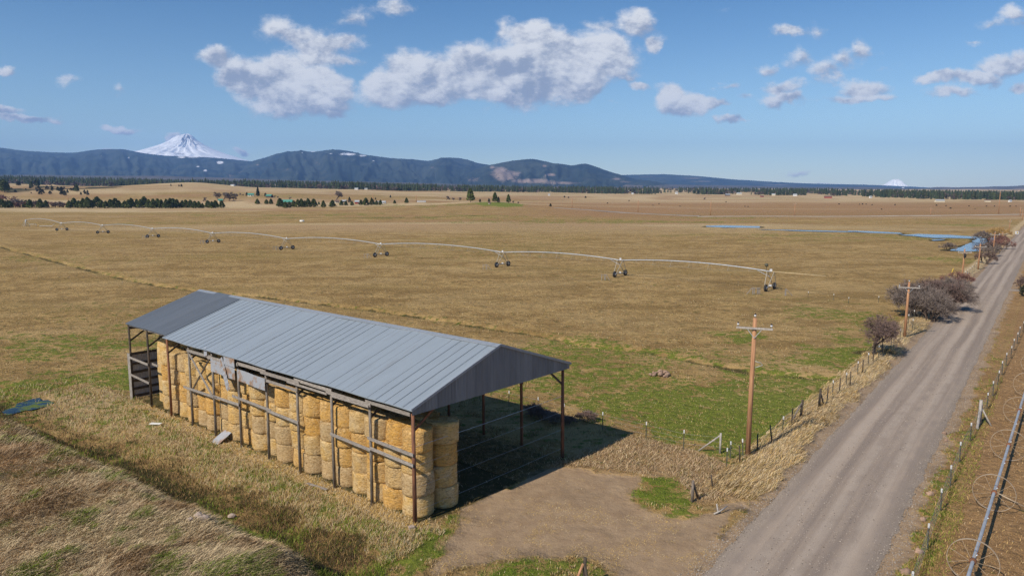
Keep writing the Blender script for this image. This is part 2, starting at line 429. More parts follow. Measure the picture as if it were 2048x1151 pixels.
def rusty():
    m, t, b = new_mat('rusty_sheet_metal')
    tc = t.add('ShaderNodeTexCoord').outputs['Object']
    n = t.noise(tc, 1.3, 6, .65); n2 = t.noise(tc, 7, 4, .6)
    c = t.mix(t.ss(n, .50, .62), (.40, .42, .46), (.36, .25, .18)); c = t.mix(t.ss(n, .62, .72), c, (.24, .10, .06))
    c = t.mix(t.ss(n2, .5, .8, 0, .4), c, (.25, .2, .17))
    t.l.new(c, b.inputs['Base Color']); b.inputs['Roughness'].default_value = .6; b.inputs['Metallic'].default_value = .25
    return m
M['rusty'] = rusty()
def straw_mat():
    m, t, b = new_mat('straw')
    tc = t.add('ShaderNodeTexCoord').outputs['Object']
    info = t.add('ShaderNodeObjectInfo').outputs['Random']
    off = t.add('ShaderNodeCombineXYZ', {0: t.math('MULTIPLY', info, 37.0), 1: t.math('MULTIPLY', info, 91.0), 2: 0.0}).outputs[0]
    v = t.vmath('ADD', tc, off)
    n1 = t.noise(v, 1.6, 5, .6); n2 = t.noise(t.vmath('MULTIPLY', v, (2.2, 2.2, 9)), 1.5, 5, .7); n3 = t.noise(t.vmath('MULTIPLY', v, (1, 1, 1.6)), 9, 5, .72)
    z = t.add('ShaderNodeSeparateXYZ', {0: tc}).outputs[2]
    c = t.mix(t.ss(n1, .35, .65), (.68, .43, .14), (.66, .49, .26))
    c = t.mix(t.math('MULTIPLY', t.ss(info, .5, .9), .8), c, (.50, .36, .20))
    c = t.mix(t.math('MULTIPLY', t.ss(info, .35, .05), .7), c, (.66, .34, .065))
    c = t.mix(t.ss(n2, .48, .64, 0, .7), c, (.33, .195, .075))
    c = t.mix(t.ss(n3, .53, .66, 0, .75), c, (.25, .15, .06))
    c = t.mix(t.ss(n3, .46, .34, 0, .65), c, (.80, .63, .38))
    t.l.new(c, b.inputs['Base Color']); b.inputs['Roughness'].default_value = .85; b.inputs['Specular IOR Level'].default_value = .15
    h = t.math('ADD', t.math('MULTIPLY', n2, .6), n3)
    t.l.new(t.add('ShaderNodeBump', {'Strength': 1.0, 'Distance': .07, 'Height': h}).outputs[0], b.inputs['Normal'])
    return m
M['straw'] = straw_mat()
def blade_mat():
    m, t, b = new_mat('grass_blades')
    a = t.add('ShaderNodeAttribute', None, attribute_name='tone').outputs['Color']
    t.l.new(a, b.inputs['Base Color']); b.inputs['Roughness'].default_value = .8; b.inputs['Specular IOR Level'].default_value = .1
    return m
M['blade'] = blade_mat()

def ground_mat():
    m, t, b = new_mat('ground')
    tc = t.add('ShaderNodeTexCoord').outputs['Object']
    A = t.add('ShaderNodeAttribute', None, attribute_name='coverA'); Bt = t.add('ShaderNodeAttribute', None, attribute_name='coverB')
    a = t.add('ShaderNodeSeparateColor', {0: A.outputs['Color']}); b2 = t.add('ShaderNodeSeparateColor', {0: Bt.outputs['Color']})
    green, dirt, dark = a.outputs[0], a.outputs[1], a.outputs[2]
    pale, brown, lush = b2.outputs[0], b2.outputs[1], b2.outputs[2]
    n1 = t.noise(tc, .06, 4, .6); n2 = t.noise(tc, .3, 6, .62); n3 = t.noise(tc, 2.1, 6, .65); n4 = t.noise(tc, 13, 5, .7); n5 = t.noise(t.vmath('ADD', tc, (57, 31, 0)), .9, 6, .65)
    c = t.mix(t.ss(n2, .40, .60), (.44, .288, .115), (.30, .188, .072))
    c = t.mix(t.ss(n5, .50, .64, 0, .72), c, (.150, .102, .042))
    c = t.mix(t.ss(n3, .51, .66, 0, .6), c, (.53, .385, .20))
    c = t.mix(t.ss(n1, .44, .62, 0, .4), c, (.43, .30, .14))
    c = t.mix(t.ss(t.math('ADD', n5, t.math('MULTIPLY', n3, .5)), .78, .92, 0, .4), c, (.15, .15, .04))
    n7 = t.noise(t.vmath('MULTIPLY', tc, (.55, 1, 1)), .11, 5, .6); n8 = t.noise(t.vmath('ADD', t.vmath('MULTIPLY', tc, (.4, 1, 1)), (11, 7, 0)), .035, 4, .6)
    c = t.mix(t.ss(n7, .50, .62, 0, .62), c, (.235, .15, .056)); c = t.mix(t.ss(n7, .44, .34, 0, .5), c, (.52, .355, .16)); c = t.mix(t.ss(n8, .52, .62, 0, .4), c, (.29, .20, .068))
    c = t.mix(t.math('MULTIPLY', pale, t.ss(n3, .25, .6)), c, (.58, .44, .26))
    c = t.mix(t.math('MULTIPLY', brown, .95), c, t.mix(t.ss(n3, .35, .68), (.40, .235, .115), (.255, .145, .072)))
    gsum = t.math('ADD', green, t.math('ADD', t.math('MULTIPLY', t.math('SUBTRACT', n5, .5), 2.6), t.math('MULTIPLY', t.math('SUBTRACT', n3, .5), 2.0)))
    gm = t.math('MULTIPLY', t.ss(gsum, .42, .74), t.ss(green, .02, .3))
    gc = t.mix(t.ss(n3, .35, .7), (.20, .24, .034), (.09, .122, .018))
    gc = t.mix(t.math('MULTIPLY', lush, .5), gc, (.15, .205, .025))
    c = t.mix(t.math('MULTIPLY', gm, .9), c, gc)
    # scattered pale dead stems in the green
    c = t.mix(t.math('MULTIPLY', t.ss(n4, .60, .72), t.math('MULTIPLY', gm, .5)), c, (.42, .33, .18))
    dc = t.mix(t.ss(n5, .3, .7), (.37, .262, .165), (.285, .195, .12)); dc = t.mix(t.ss(n2, .5, .7, 0, .6), dc, (.20, .145, .095)); dc = t.mix(t.ss(n3, .55, .78, 0, .6), dc, (.44, .30, .14))
    dm = t.ss(t.math('ADD', dirt, t.math('MULTIPLY', t.math('SUBTRACT', n3, .5), .9)), .3, .7)
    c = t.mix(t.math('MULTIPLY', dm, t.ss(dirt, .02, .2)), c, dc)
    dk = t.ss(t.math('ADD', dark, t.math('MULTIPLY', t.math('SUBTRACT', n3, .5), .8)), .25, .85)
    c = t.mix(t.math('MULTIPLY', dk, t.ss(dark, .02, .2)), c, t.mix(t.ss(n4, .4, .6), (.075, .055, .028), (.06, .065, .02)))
    c = t.mix(t.ss(n4, .52, .70, 0, .6), c, t.mix(1.0, c, (.42, .40, .38), 'MULTIPLY'))
    t.l.new(c, b.inputs['Base Color']); b.inputs['Roughness'].default_value = .95; b.inputs['Specular IOR Level'].default_value = .08
    h = t.math('ADD', t.math('ADD', t.math('MULTIPLY', n4, .3), n3), t.math('MULTIPLY', n5, 1.6)); h = t.math('MULTIPLY', h, t.math('SUBTRACT', 1.0, t.math('MULTIPLY', dirt, .78)))
    t.l.new(t.add('ShaderNodeBump', {'Strength': .9, 'Distance': .30, 'Height': h}).outputs[0], b.inputs['Normal'])
    return m
M['ground'] = ground_mat()
def road_mat():
    m, t, b = new_mat('gravel')
    tc = t.add('ShaderNodeTexCoord').outputs['Object']
    rot = t.add('ShaderNodeMapping', {'Vector': tc, 'Rotation': (0, 0, -math.atan2(RD[1], RD[0]))}).outputs[0]
    sx = t.add('ShaderNodeSeparateXYZ', {0: rot})
    wob = t.noise(t.vmath('MULTIPLY', rot, (.03, .03, 0)), 1, 2)
    T = t.math('ADD', t.math('MULTIPLY', sx.outputs[1], -1.0), t.math('MULTIPLY', t.math('SUBTRACT', wob, .5), 1.0))
    st = t.add('ShaderNodeCombineXYZ', {0: t.math('MULTIPLY', sx.outputs[0], .02), 1: T, 2: 0.0}).outputs[0]
    ln = t.noise(st, 1.25, 4, .55); ln2 = t.noise(st, 9, 3, .6)
    n3 = t.noise(tc, 22, 4, .75); n2 = t.noise(tc, .5, 4, .6); n6 = t.noise(tc, 70, 2, .8)
    c = t.mix(t.ss(ln, .38, .62), (.255, .198, .155), (.385, .303, .235))
    c = t.mix(t.ss(ln2, .48, .8, 0, .22), c, (.28, .235, .205))
    edge = t.math('ABSOLUTE', t.math('ADD', T, 8.05))
    for q_ in (-9.55, -7.95, -6.45):
        tw = t.math('ABSOLUTE', t.math('SUBTRACT', T, q_)); c = t.mix(t.math('MULTIPLY', t.ss(tw, .48, .12), t.ss(n2, .3, .6, .25, .6)), c, (.47, .385, .31))
    for q_ in (-8.75, -7.2, -10.4, -5.7):
        tw = t.math('ABSOLUTE', t.math('SUBTRACT', T, q_)); c = t.mix(t.math('MULTIPLY', t.ss(tw, .40, .05), t.ss(n2, .35, .65, .2, .6)), c, (.235, .19, .158))
    c = t.mix(t.ss(t.math('ADD', edge, t.math('MULTIPLY', t.math('SUBTRACT', n2, .5), 1.5)), 1.9, 3.3, 0, .7), c, (.29, .238, .19))
    c = t.mix(t.ss(n2, .45, .75, 0, .3), c, (.29, .225, .18))
    c = t.mix(t.ss(n3, .5, .68, 0, .55), c, (.19, .158, .135))
    c = t.mix(t.ss(n6, .5, .3, 0, .35), c, (.46, .42, .39))
    t.l.new(c, b.inputs['Base Color']); b.inputs['Roughness'].default_value = .92; b.inputs['Specular IOR Level'].default_value = .1
    t.l.new(t.add('ShaderNodeBump', {'Strength': .6, 'Distance': .03, 'Height': t.math('ADD', n3, t.math('MULTIPLY', ln, 1.5))}).outputs[0], b.inputs['Normal'])
    return m
M['road'] = road_mat()
M['farroad'] = simple_mat('pale_road', (.47, .42, .36), (.38, .33, .28), .95, scale=.1)
M['farroad_grey'] = simple_mat('grey_road', (.30, .28, .26), (.25, .23, .21), .95, scale=.1)
def water_mat(name, c, rough=.06, weed=False):
    m, t, b = new_mat(name)
    tc = t.add('ShaderNodeTexCoord').outputs['Object']
    n = t.noise(tc, 2.0, 3, .5)
    cc = c
    if weed:
        w1 = t.noise(t.vmath('MULTIPLY', tc, (.8, 1.4, 1)), 1.3, 6, .65)
        cc = t.mix(t.ss(w1, .45, .58), c, (.11, .15, .025))
        t.l.new(t.ss(w1, .5, .6, rough, .8), b.inputs['Roughness'])
    else: b.inputs['Roughness'].default_value = rough
    if weed: t.l.new(cc, b.inputs['Base Color'])
    else: b.inputs['Base Color'].default_value = c + (1,)
    b.inputs['Specular IOR Level'].default_value = .16 if weed else .6
    t.l.new(t.add('ShaderNodeBump', {'Strength': .06, 'Distance': .02, 'Height': n}).outputs[0], b.inputs['Normal'])
    return m
M['water'] = water_mat('stream_water', (.10, .15, .21), .15)
M['pond'] = water_mat('puddle_water', (.008, .017, .026), .16, True)
def mountain_mat(name, forest1, forest2, bare1, bare2, snow, sc):
    m, t, b = new_mat(name)
    tc = t.add('ShaderNodeTexCoord').outputs['Object']
    a = t.add('ShaderNodeSeparateColor', {0: t.add('ShaderNodeAttribute', None, attribute_name='cover').outputs['Color']})
    n1 = t.noise(tc, sc, 6, .6); n2 = t.noise(tc, sc * 9, 5, .65)
    c = t.mix(t.ss(n1, .35, .65), forest1, forest2); c = t.mix(t.ss(n2, .5, .75, 0, .5), c, tuple(k * .45 for k in forest1))
    bm = t.ss(t.math('ADD', a.outputs[0], t.math('ADD', t.math('MULTIPLY', t.math('SUBTRACT', n2, .5), 1.6), t.math('MULTIPLY', t.math('SUBTRACT', n1, .5), .8))), .35, .75)
    c = t.mix(t.math('MULTIPLY', bm, t.ss(a.outputs[0], .0, .3)), c, t.mix(t.ss(n2, .4, .6), bare1, bare2))
    smk = t.ss(t.math('ADD', a.outputs[1], t.math('MULTIPLY', t.math('SUBTRACT', n2, .5), 1.5)), .45, .62)
    c = t.mix(t.math('MULTIPLY', smk, t.ss(a.outputs[1], 0, .2)), c, snow)
    t.l.new(c, b.inputs['Base Color']); b.inputs['Roughness'].default_value = .95; b.inputs['Specular IOR Level'].default_value = .05
    t.l.new(t.add('ShaderNodeBump', {'Strength': .8, 'Distance': 12.0, 'Height': n2}).outputs[0], b.inputs['Normal'])
    return m
M['ridge'] = mountain_mat('forested_ridge', (.014, .026, .028), (.048, .060, .050), (.36, .27, .23), (.22, .17, .15), (.8, .8, .82), .0022)
M['hills'] = mountain_mat('wooded_hills', (.085, .078, .070), (.13, .112, .10), (.27, .20, .15), (.19, .145, .115), (.7, .68, .66), .003)
M['snow'] = mountain_mat('snow_peak', (.92, .93, .95), (.89, .90, .93), (.16, .15, .16), (.28, .27, .29), (.9, .9, .92), .002)
# ================================================================== what covers the ground
def poly_sd(P, x, y):
    P = np.asarray(P); d = np.full(x.shape, 1e9); ins = np.zeros(x.shape, bool)
    for (ax, ay), (bx, by) in zip(P, np.roll(P, -1, 0)):
        dx, dy = bx - ax, by - ay
        t = np.clip(((x - ax) * dx + (y - ay) * dy) / (dx * dx + dy * dy), 0, 1)
        d = np.minimum(d, np.hypot(x - ax - t * dx, y - ay - t * dy))
        c = ((ay > y) != (by > y)) & (x < (bx - ax) * (y - ay) / (by - ay + 1e-12) + ax); ins ^= c
    return np.where(ins, -d, d)
PX = lambda L: [flat_at(*q) for q in L]
YARD = PX([(880, 1138), (890, 1075), (930, 1025), (930, 1000), (1110, 930), (1200, 932), (1290, 948), (1280, 985), (1330, 1018), (1400, 1038), (1475, 1012), (1440, 1075), (1425, 1151), (1390, 1240), (1180, 1200), (1190, 1120), (1000, 1115)])
G1 = PX([(1268, 985), (1312, 938), (1376, 932), (1352, 965), (1395, 1012), (1372, 1032), (1300, 1010)])
G2 = PX([(740, 1151), (800, 1105), (850, 1070), (900, 1030), (918, 1052), (868, 1105), (812, 1151), (780, 1200), (660, 1200)])
G3 = PX([(955, 1160), (995, 1128), (1150, 1118), (1215, 1150), (1220, 1230), (900, 1230)])
BG = PX([(1105, 932), (1260, 873), (1360, 897), (1485, 945), (1455, 985), (1400, 1000), (1365, 955), (1320, 930), (1290, 945), (1180, 932)])
GREENS = [(1480, 830, 9, 11, .75), (1620, 850, 6, 8, .8), (1330, 800, 10, 8, .62), (1700, 720, 9, 12, .68), (1560, 760, 12, 10, .6), (1240, 760, 12, 10, .55), (1120, 710, 12, 8, .5), (1440, 720, 16, 7, .42), (1740, 640, 9, 12, .5),
          (60, 800, 9, 9, .6), (200, 760, 12, 8, .62), (130, 700, 14, 9, .5), (240, 690, 9, 6, .55), (300, 650, 6, 5, .4), (60, 520, 26, 12, .35), (640, 640, 8, 3, .4),
          (600, 430, 90, 28, .5), (850, 436, 110, 22, .5), (1200, 444, 90, 22, .5), (420, 445, 60, 18, .4), (900, 418, 70, 40, .5), (1450, 436, 50, 26, .45), (1600, 470, 60, 14, .4), (1700, 480, 40, 10, .35), (1850, 475, 30, 20, .45), (1940, 450, 22, 30, .5), (1900, 520, 10, 14, .45), (760, 415, 30, 60, .35), (150, 446, 60, 20, .25), (560, 408, 40, 60, .35)]
GREENS = [flat_at(q[0], q[1]) + q[2:] for q in GREENS]
KNOLL = (at(1000, 407).x, at(1000, 407).y)
RISE = (at(80, 377).x, at(80, 377).y)
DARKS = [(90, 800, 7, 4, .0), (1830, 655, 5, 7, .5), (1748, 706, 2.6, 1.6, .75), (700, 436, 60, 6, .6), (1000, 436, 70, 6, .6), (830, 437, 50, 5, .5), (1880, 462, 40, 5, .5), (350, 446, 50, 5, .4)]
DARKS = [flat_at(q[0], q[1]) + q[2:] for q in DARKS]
TOWER_PX = [(1540, 580), (1240, 553), (1005, 534), (762, 513), (574, 497), (426, 485), (306, 475), (206, 467), (124, 460)]
PIVOT = flat_at(52, 452); TOWERS = [flat_at(*q) for q in TOWER_PX]
WATERS = [[(1412, 452), (1445, 451), (1520, 453), (1519, 456), (1450, 455.5), (1414, 454)],
          [(1512, 459), (1600, 461), (1690, 463), (1720, 464), (1690, 464.5), (1600, 462.5)],
          [(1696, 462), (1740, 463), (1800, 466), (1805, 468), (1740, 466), (1700, 463.5)],
          [(1802, 470), (1835, 468), (1900, 470), (1962, 474), (1958, 477), (1900, 475.5), (1870, 476), (1820, 471.5)],
          [(1866, 479.5), (1888, 478.5), (1886, 480), (1868, 481)],
          [(1900, 502), (1918, 496), (1940, 487), (1952, 485), (1962, 488), (1962, 503), (1930, 504)],
          [(1974, 478), (1990, 474), (1994, 483), (1978, 486)],
          [(1945, 483), (1957, 476), (1978, 478), (1972, 488), (1960, 489)]]
WPOLY = [PX(q) for q in WATERS]
def cover(x, y):
    r = np.hypot(x, y); S = x * RD[0] + y * RD[1]; T = x * RN[0] + y * RN[1]
    bs = (x - BA[0]) * BL[0] + (y - BA[1]) * BL[1]; bt = (x - BA[0]) * BW[0] + (y - BA[1]) * BW[1]
    n1 = fbm(x * .12, y * .12, 4, 3); n2 = fbm(x * .5, y * .5, 4, 13); nb = fbm(x * .02, y * .02, 4, 23); nf = fbm(x * .004, y * .007, 4, 29)
    Z = np.zeros_like(x); green = Z.copy(); dirt = Z.copy(); dark = Z.copy(); pale = Z.copy(); brown = Z.copy(); lush = Z.copy()
    near = r < 130
    for (gx, gy, ra, rb, wgt) in GREENS:
        e = np.hypot((x - gx) / ra, (y - gy) / rb)
        green = np.maximum(green, min(1, wgt * 1.22) * sst(1.4, .3, e + (n1 - .5) * 2.7 + (n2 - .5) * 1.2))
    green = np.maximum(green, .28 * sst(.5, .7, nb) * (r < 400))
    green = np.maximum(green, .34 * sst(.52, .66, nf) * (y > 250))
    e = np.hypot((x - KNOLL[0]) / 25, (y - KNOLL[1]) / 70); k = sst(1.2, .8, e + (n1 - .5) * .5); green = np.maximum(green, k); lush = np.maximum(lush, k)
    # broad pale and brown belts of the far fields
    far = sst(260, 420, y)
    pale = np.maximum(pale, far * .95 * sst(.42, .58, fbm(x * .003, y * .014, 3, 71)))
    pale = np.maximum(pale, sst(1150, 1500, y) * .6)
    bel = sst(420, 520, y) * sst(1250, 900, y) * sst(-.05, .12, x / np.maximum(y, 1)) 
    brown = np.maximum(brown, bel * (.85 + .8 * (nf - .5)))
    pale = np.maximum(pale, sst(930, 1120, y) * sst(.0, .15, x / np.maximum(y, 1)) * .9)
    e = np.hypot((x - RISE[0]) / 150, (y - RISE[1]) / 260); ri = sst(1.2, .6, e + (nf - .5)); dark = np.maximum(dark, ri * (.25 + .65 * sst(.5, .6, fbm(x * .03, y * .03, 3, 97)))); brown = np.maximum(brown, ri * .6)
    brown = np.maximum(brown, far * .7 * sst(.52, .64, fbm(x * .004, y * .018, 3, 77)))
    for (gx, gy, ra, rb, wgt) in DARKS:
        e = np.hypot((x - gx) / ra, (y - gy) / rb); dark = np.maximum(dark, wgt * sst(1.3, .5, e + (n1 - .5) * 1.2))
    # gully through the field
    gd = seg_dist(x, y, GULLY)
    dark = np.maximum(dark, .75 * sst(.95, .25, gd + (n2 - .5) * 1.3) * sst(.22, .45, n1)); green = np.maximum(green, .34 * sst(3.2, .8, gd + (n1 - .5) * 4))
    # wheel tracks of the pivot towers
    rp = np.hypot(x - PIVOT[0], y - PIVOT[1]); tr = Z.copy()
    for (tx, ty) in TOWERS: tr = np.maximum(tr, sst(.75, .2, np.abs(rp - math.hypot(tx - PIVOT[0], ty - PIVOT[1]))))
    dark = np.maximum(dark, tr * .38 * sst(.40, .62, fbm(x * .02, y * .02, 3, 63)))
    # the strip the fence and pivot stand in is greener
    (ax, ay), (bx, by) = TOWERS[0], PIVOT
    L = math.hypot(bx - ax, by - ay); off = ((x - ax) * (by - ay) - (y - ay) * (bx - ax)) / L
    side = -np.sign(((0 - ax) * (by - ay) - (0 - ay) * (bx - ax))) * off
    green = np.maximum(green, .3 * sst(2.6, .5, np.abs(side + 6.5) + (n1 - .5) * 2)); dark = np.maximum(dark, .28 * sst(4, .6, np.abs(side + 6) + (n1 - .5) * 5))
    # stream banks
    for P in WPOLY:
        P = np.array(P); bx0, by0 = P.min(0) - 15; bx1, by1 = P.max(0) + 15
        m = (x > bx0) & (x < bx1) & (y > by0) & (y < by1)
        if m.any():
            sd = poly_sd(P, x[m], y[m]); dark[m] = np.maximum(dark[m], .95 * sst(3.2, .4, sd + (n1[m] - .5) * 4))
    # bank, ditch and grass in front of the barn
    f = sst(-19.5, -25.5, T); wb = (n1 - .5) * 3
    bank = f * sst(18.3, 17.0, S + wb * .6)
    pale = np.maximum(pale, bank * (.25 + .75 * sst(.40, .58, n1))); brown = np.maximum(brown, bank * (.2 + .7 * sst(.56, .42, n1)))
    green = np.where(bank > .5, green * .3 + .25 * sst(.55, .7, n2), green)
    dit = f * np.exp(-((S - 19.9 + wb * .9) / 1.5) ** 2)
    dark = np.maximum(dark, dit * (.5 + .5 * sst(.40, .56, n2))); green = np.maximum(green, dit * .5 * sst(.45, .6, n1)); brown = np.maximum(brown, dit * .7)  # dark here is wet ditch grass plus the bank's shadow painted in
    front = f * sst(21.5, 24, S + wb) * sst(.6, -.8, bt) * sst(46, 38, bs)
    pale = np.maximum(pale, front * .6); green = np.where(front > .3, .40 * sst(.45, .6, n2) + .12, green)
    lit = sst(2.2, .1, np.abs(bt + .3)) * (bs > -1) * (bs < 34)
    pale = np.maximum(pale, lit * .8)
    # barn floor, yard, green and brown patches
    if near.any():
        xn, yn, an, bn = x[near], y[near], (n1[near] - .5), (n2[near] - .5)
        jit = an * 3.4 + bn * 2.4
        D = dirt[near]; G = green[near]; Bw = brown[near]; P_ = pale[near]; Lu = lush[near]
        sy = sst(.6, -.5, poly_sd(YARD, xn, yn) + jit); D = np.maximum(D, sy); G = G * (1 - sy)
        fl = (bs[near] > -.4) * (bs[near] < 33) * (bt[near] > .2) * (bt[near] < 7.5) * 1.0; D = np.maximum(D, fl * .9); G = G * (1 - fl); Dk = dark[near]; barn_shade = (bs[near] > -.6) * (bs[near] < 34) * sst(13.5, 11.5, bt[near]) * (bt[near] > .2); dark[near] = np.maximum(Dk, np.maximum(fl * .8, barn_shade * .6))  # floor and grass under the roof painted darker to deepen the barn's shade
        for Pg, lu in ((G1, .6), (G2, .45), (G3, .45)):
            g = sst(1.1, -1.3, poly_sd(Pg, xn, yn) + jit * .9); G = np.maximum(G, g * .85); Lu = np.maximum(Lu, g * lu); D = D * (1 - g)
        b = sst(.7, -.5, poly_sd(BG, xn, yn) + jit); Bw = np.maximum(Bw, b * .55); P_ = np.maximum(P_, b * .7); G = np.where(b > .4, .3 * sst(.5, .65, n2[near]), G); D = D * (1 - b)
        dirt[near] = D; green[near] = G; brown[near] = Bw; pale[near] = P_; lush[near] = Lu
    # road shoulders, verges, the field beyond the eastern fence
    rc = np.abs(T + 8.05); fr = (r < 900)
    sh = sst(4.3, 3.3, rc + (n2 - .5) * 1.6) * fr; dirt = np.maximum(dirt, sh); green = green * (1 - sh)
    v1 = sst(-11.2, -12.0, T) * sst(-15.0, -13.9, T + (n1 - .5) * 1.2) * sst(39, 43, S) * fr
    pale = np.maximum(pale, v1 * .95); green = np.where(v1 > .5, .12, green); brown = brown * (1 - v1)
    v2 = sst(-4.7, -4.2, T) * sst(-2.6, -3.4, T) * fr
    green = np.where(v2 > .3, np.maximum(.42, .75 * sst(44, 36, S)) * sst(.36, .6, n2) * sst(150, 60, S) + .1, green); brown = np.maximum(brown, v2 * .7)
    v3 = sst(-3.3, -2.6, T) * fr * sst(500, 200, S); brown = np.maximum(brown, v3 * .8); green = np.where(v3 > .3, .16 * sst(.5, .7, n2), green); pale = pale * (1 - v3 * .7)
    return green, dirt, dark, pale, brown, lush
# ------------------------------------------------------------------ one sheet of ground out to the mountains
vv = np.arange(1300, 399, -1.35); rr = np.concatenate([[.5, 5, 10, 14, 18, 21, 24], 24236.0 / (vv - 384), np.geomspace(1560, 9400, 70)])
th = np.concatenate([np.linspace(-180, -43, 60, endpoint=False), np.linspace(-43, 43, 900), np.linspace(43, 180, 60)[1:]]) * math.pi / 180
Rg, Tg = np.meshgrid(rr, th, indexing='ij'); gx_ = (Rg * np.sin(Tg)).ravel(); gy_ = (Rg * np.cos(Tg)).ravel()
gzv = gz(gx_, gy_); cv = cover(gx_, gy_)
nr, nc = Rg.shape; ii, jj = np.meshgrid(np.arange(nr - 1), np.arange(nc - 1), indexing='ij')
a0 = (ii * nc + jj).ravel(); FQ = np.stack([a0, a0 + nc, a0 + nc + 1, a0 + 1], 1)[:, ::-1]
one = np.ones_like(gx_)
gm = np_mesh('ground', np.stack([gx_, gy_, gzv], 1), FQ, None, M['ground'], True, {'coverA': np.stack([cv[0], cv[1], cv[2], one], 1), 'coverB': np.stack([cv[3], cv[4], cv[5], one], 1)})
tag(link(bpy.data.objects.new('ground', gm)), kind='structure')
# ------------------------------------------------------------------ gravel road, slightly crowned, with ragged edges sinking into the verge
def ribbon(name, C, half, mat, crown=.08, sink=.06, seed=1, n=13):
    C = np.asarray(C, float); tg = np.gradient(C, axis=0); tg /= np.linalg.norm(tg, axis=1)[:, None]; nn = np.stack([tg[:, 1], -tg[:, 0]], 1)
    hw = half if hasattr(half, '__len__') else np.full(len(C), half)
    V = []
    for k, u in enumerate(np.linspace(-1, 1, n)):
        jit = 1 + (fbm(np.arange(len(C)) * .35, np.full(len(C), k * 3.3), 3, seed) - .5) * (.30 if k in (0, n - 1) else 0)
        P = C + nn * (hw * u * jit)[:, None]
        z = gz(P[:, 0], P[:, 1]) + crown * (1 - u * u) + (-sink if k in (0, n - 1) else .02)
        V.append(np.stack([P[:, 0], P[:, 1], z], 1))
    V = np.stack(V, 1); m = len(C); i, j = np.meshgrid(np.arange(m - 1), np.arange(n - 1), indexing='ij'); a = (i * n + j).ravel()
    me = np_mesh(name, V.reshape(-1, 3), np.stack([a, a + 1, a + n + 1, a + n], 1), None, mat, True)
    return tag(link(bpy.data.objects.new(name, me)), kind='structure')
sS = np.concatenate([np.arange(2, 80, .35), np.arange(80, 200, .8), np.arange(200, 700, 3)])
ribbon('gravel_road', [road_pt(s, -8.05) for s in sS], 3.35, M['road'], .12, .10, 3, 17)
ribbon('side_lane', [road_pt(150 + 2 * math.sin(k / 9), -5.6 + k * .8) for k in range(40)], 1.9, M['road'], .03, .08, 5, 7)
ribbon('far_road', [tuple(at(u, v).xy) for u, v in [(1395, 433), (1480, 432.5), (1560, 432.5), (1640, 433), (1720, 432.5), (1800, 431.5), (1880, 431), (1960, 430), (2050, 428.5), (2150, 427)]], 3.2, M['farroad'], .25, .1, 7, 5)
ribbon('farm_track', [tuple(at(u, v).xy) for u, v in [(1110, 415.5), (1180, 420), (1260, 426), (1330, 429.5), (1400, 432)]], 2.4, M['farroad_grey'], .25, .1, 9, 5)
# ------------------------------------------------------------------ water
for k, P in enumerate(WPOLY):
    P = np.array(P); Q = []
    for i in range(len(P)):                      # wavy bank between the surveyed corners
        a, b = P[i], P[(i + 1) % len(P)]; m = max(2, int(np.linalg.norm(b - a) / 3))
        for j in range(m):
            q = a + (b - a) * j / m; nrm = np.array([-(b - a)[1], (b - a)[0]]); nrm = nrm / np.linalg.norm(nrm)
            Q.append(q + nrm * (float(vnoise(np.array([q[0] * .3]), np.array([q[1] * .3]), k)[0]) - .5) * 1.1)
    z = max(float(gz(np.array(Q)[:, 0], np.array(Q)[:, 1]).max()) + .05, .1)
    b = MB(); b.v = [(q[0], q[1], z) for q in Q]; b.f = [tuple(range(len(Q)))]; b.sm = [False]
    b.v += [(q[0], q[1], z - .6) for q in Q]; n = len(Q)
    for i in range(n): b.f.append((i, n + i, n + (i + 1) % n, (i + 1) % n)); b.sm.append(False)
    tag(b.build('stream_water', M['water']), kind='structure')
b = MB(); N = 48
for i in range(N):
    a = 2 * math.pi * i / N; r = 1 + .22 * math.sin(a * 3 + 1) + .1 * math.sin(a * 7)
    b.v.append((-38.5 + 1.35 * r * math.cos(a), 56.5 + 2.0 * r * math.sin(a), -.265))
b.f.append(tuple(range(N))); b.sm.append(False)
tag(b.build('puddle_water', M['pond']), kind='structure')

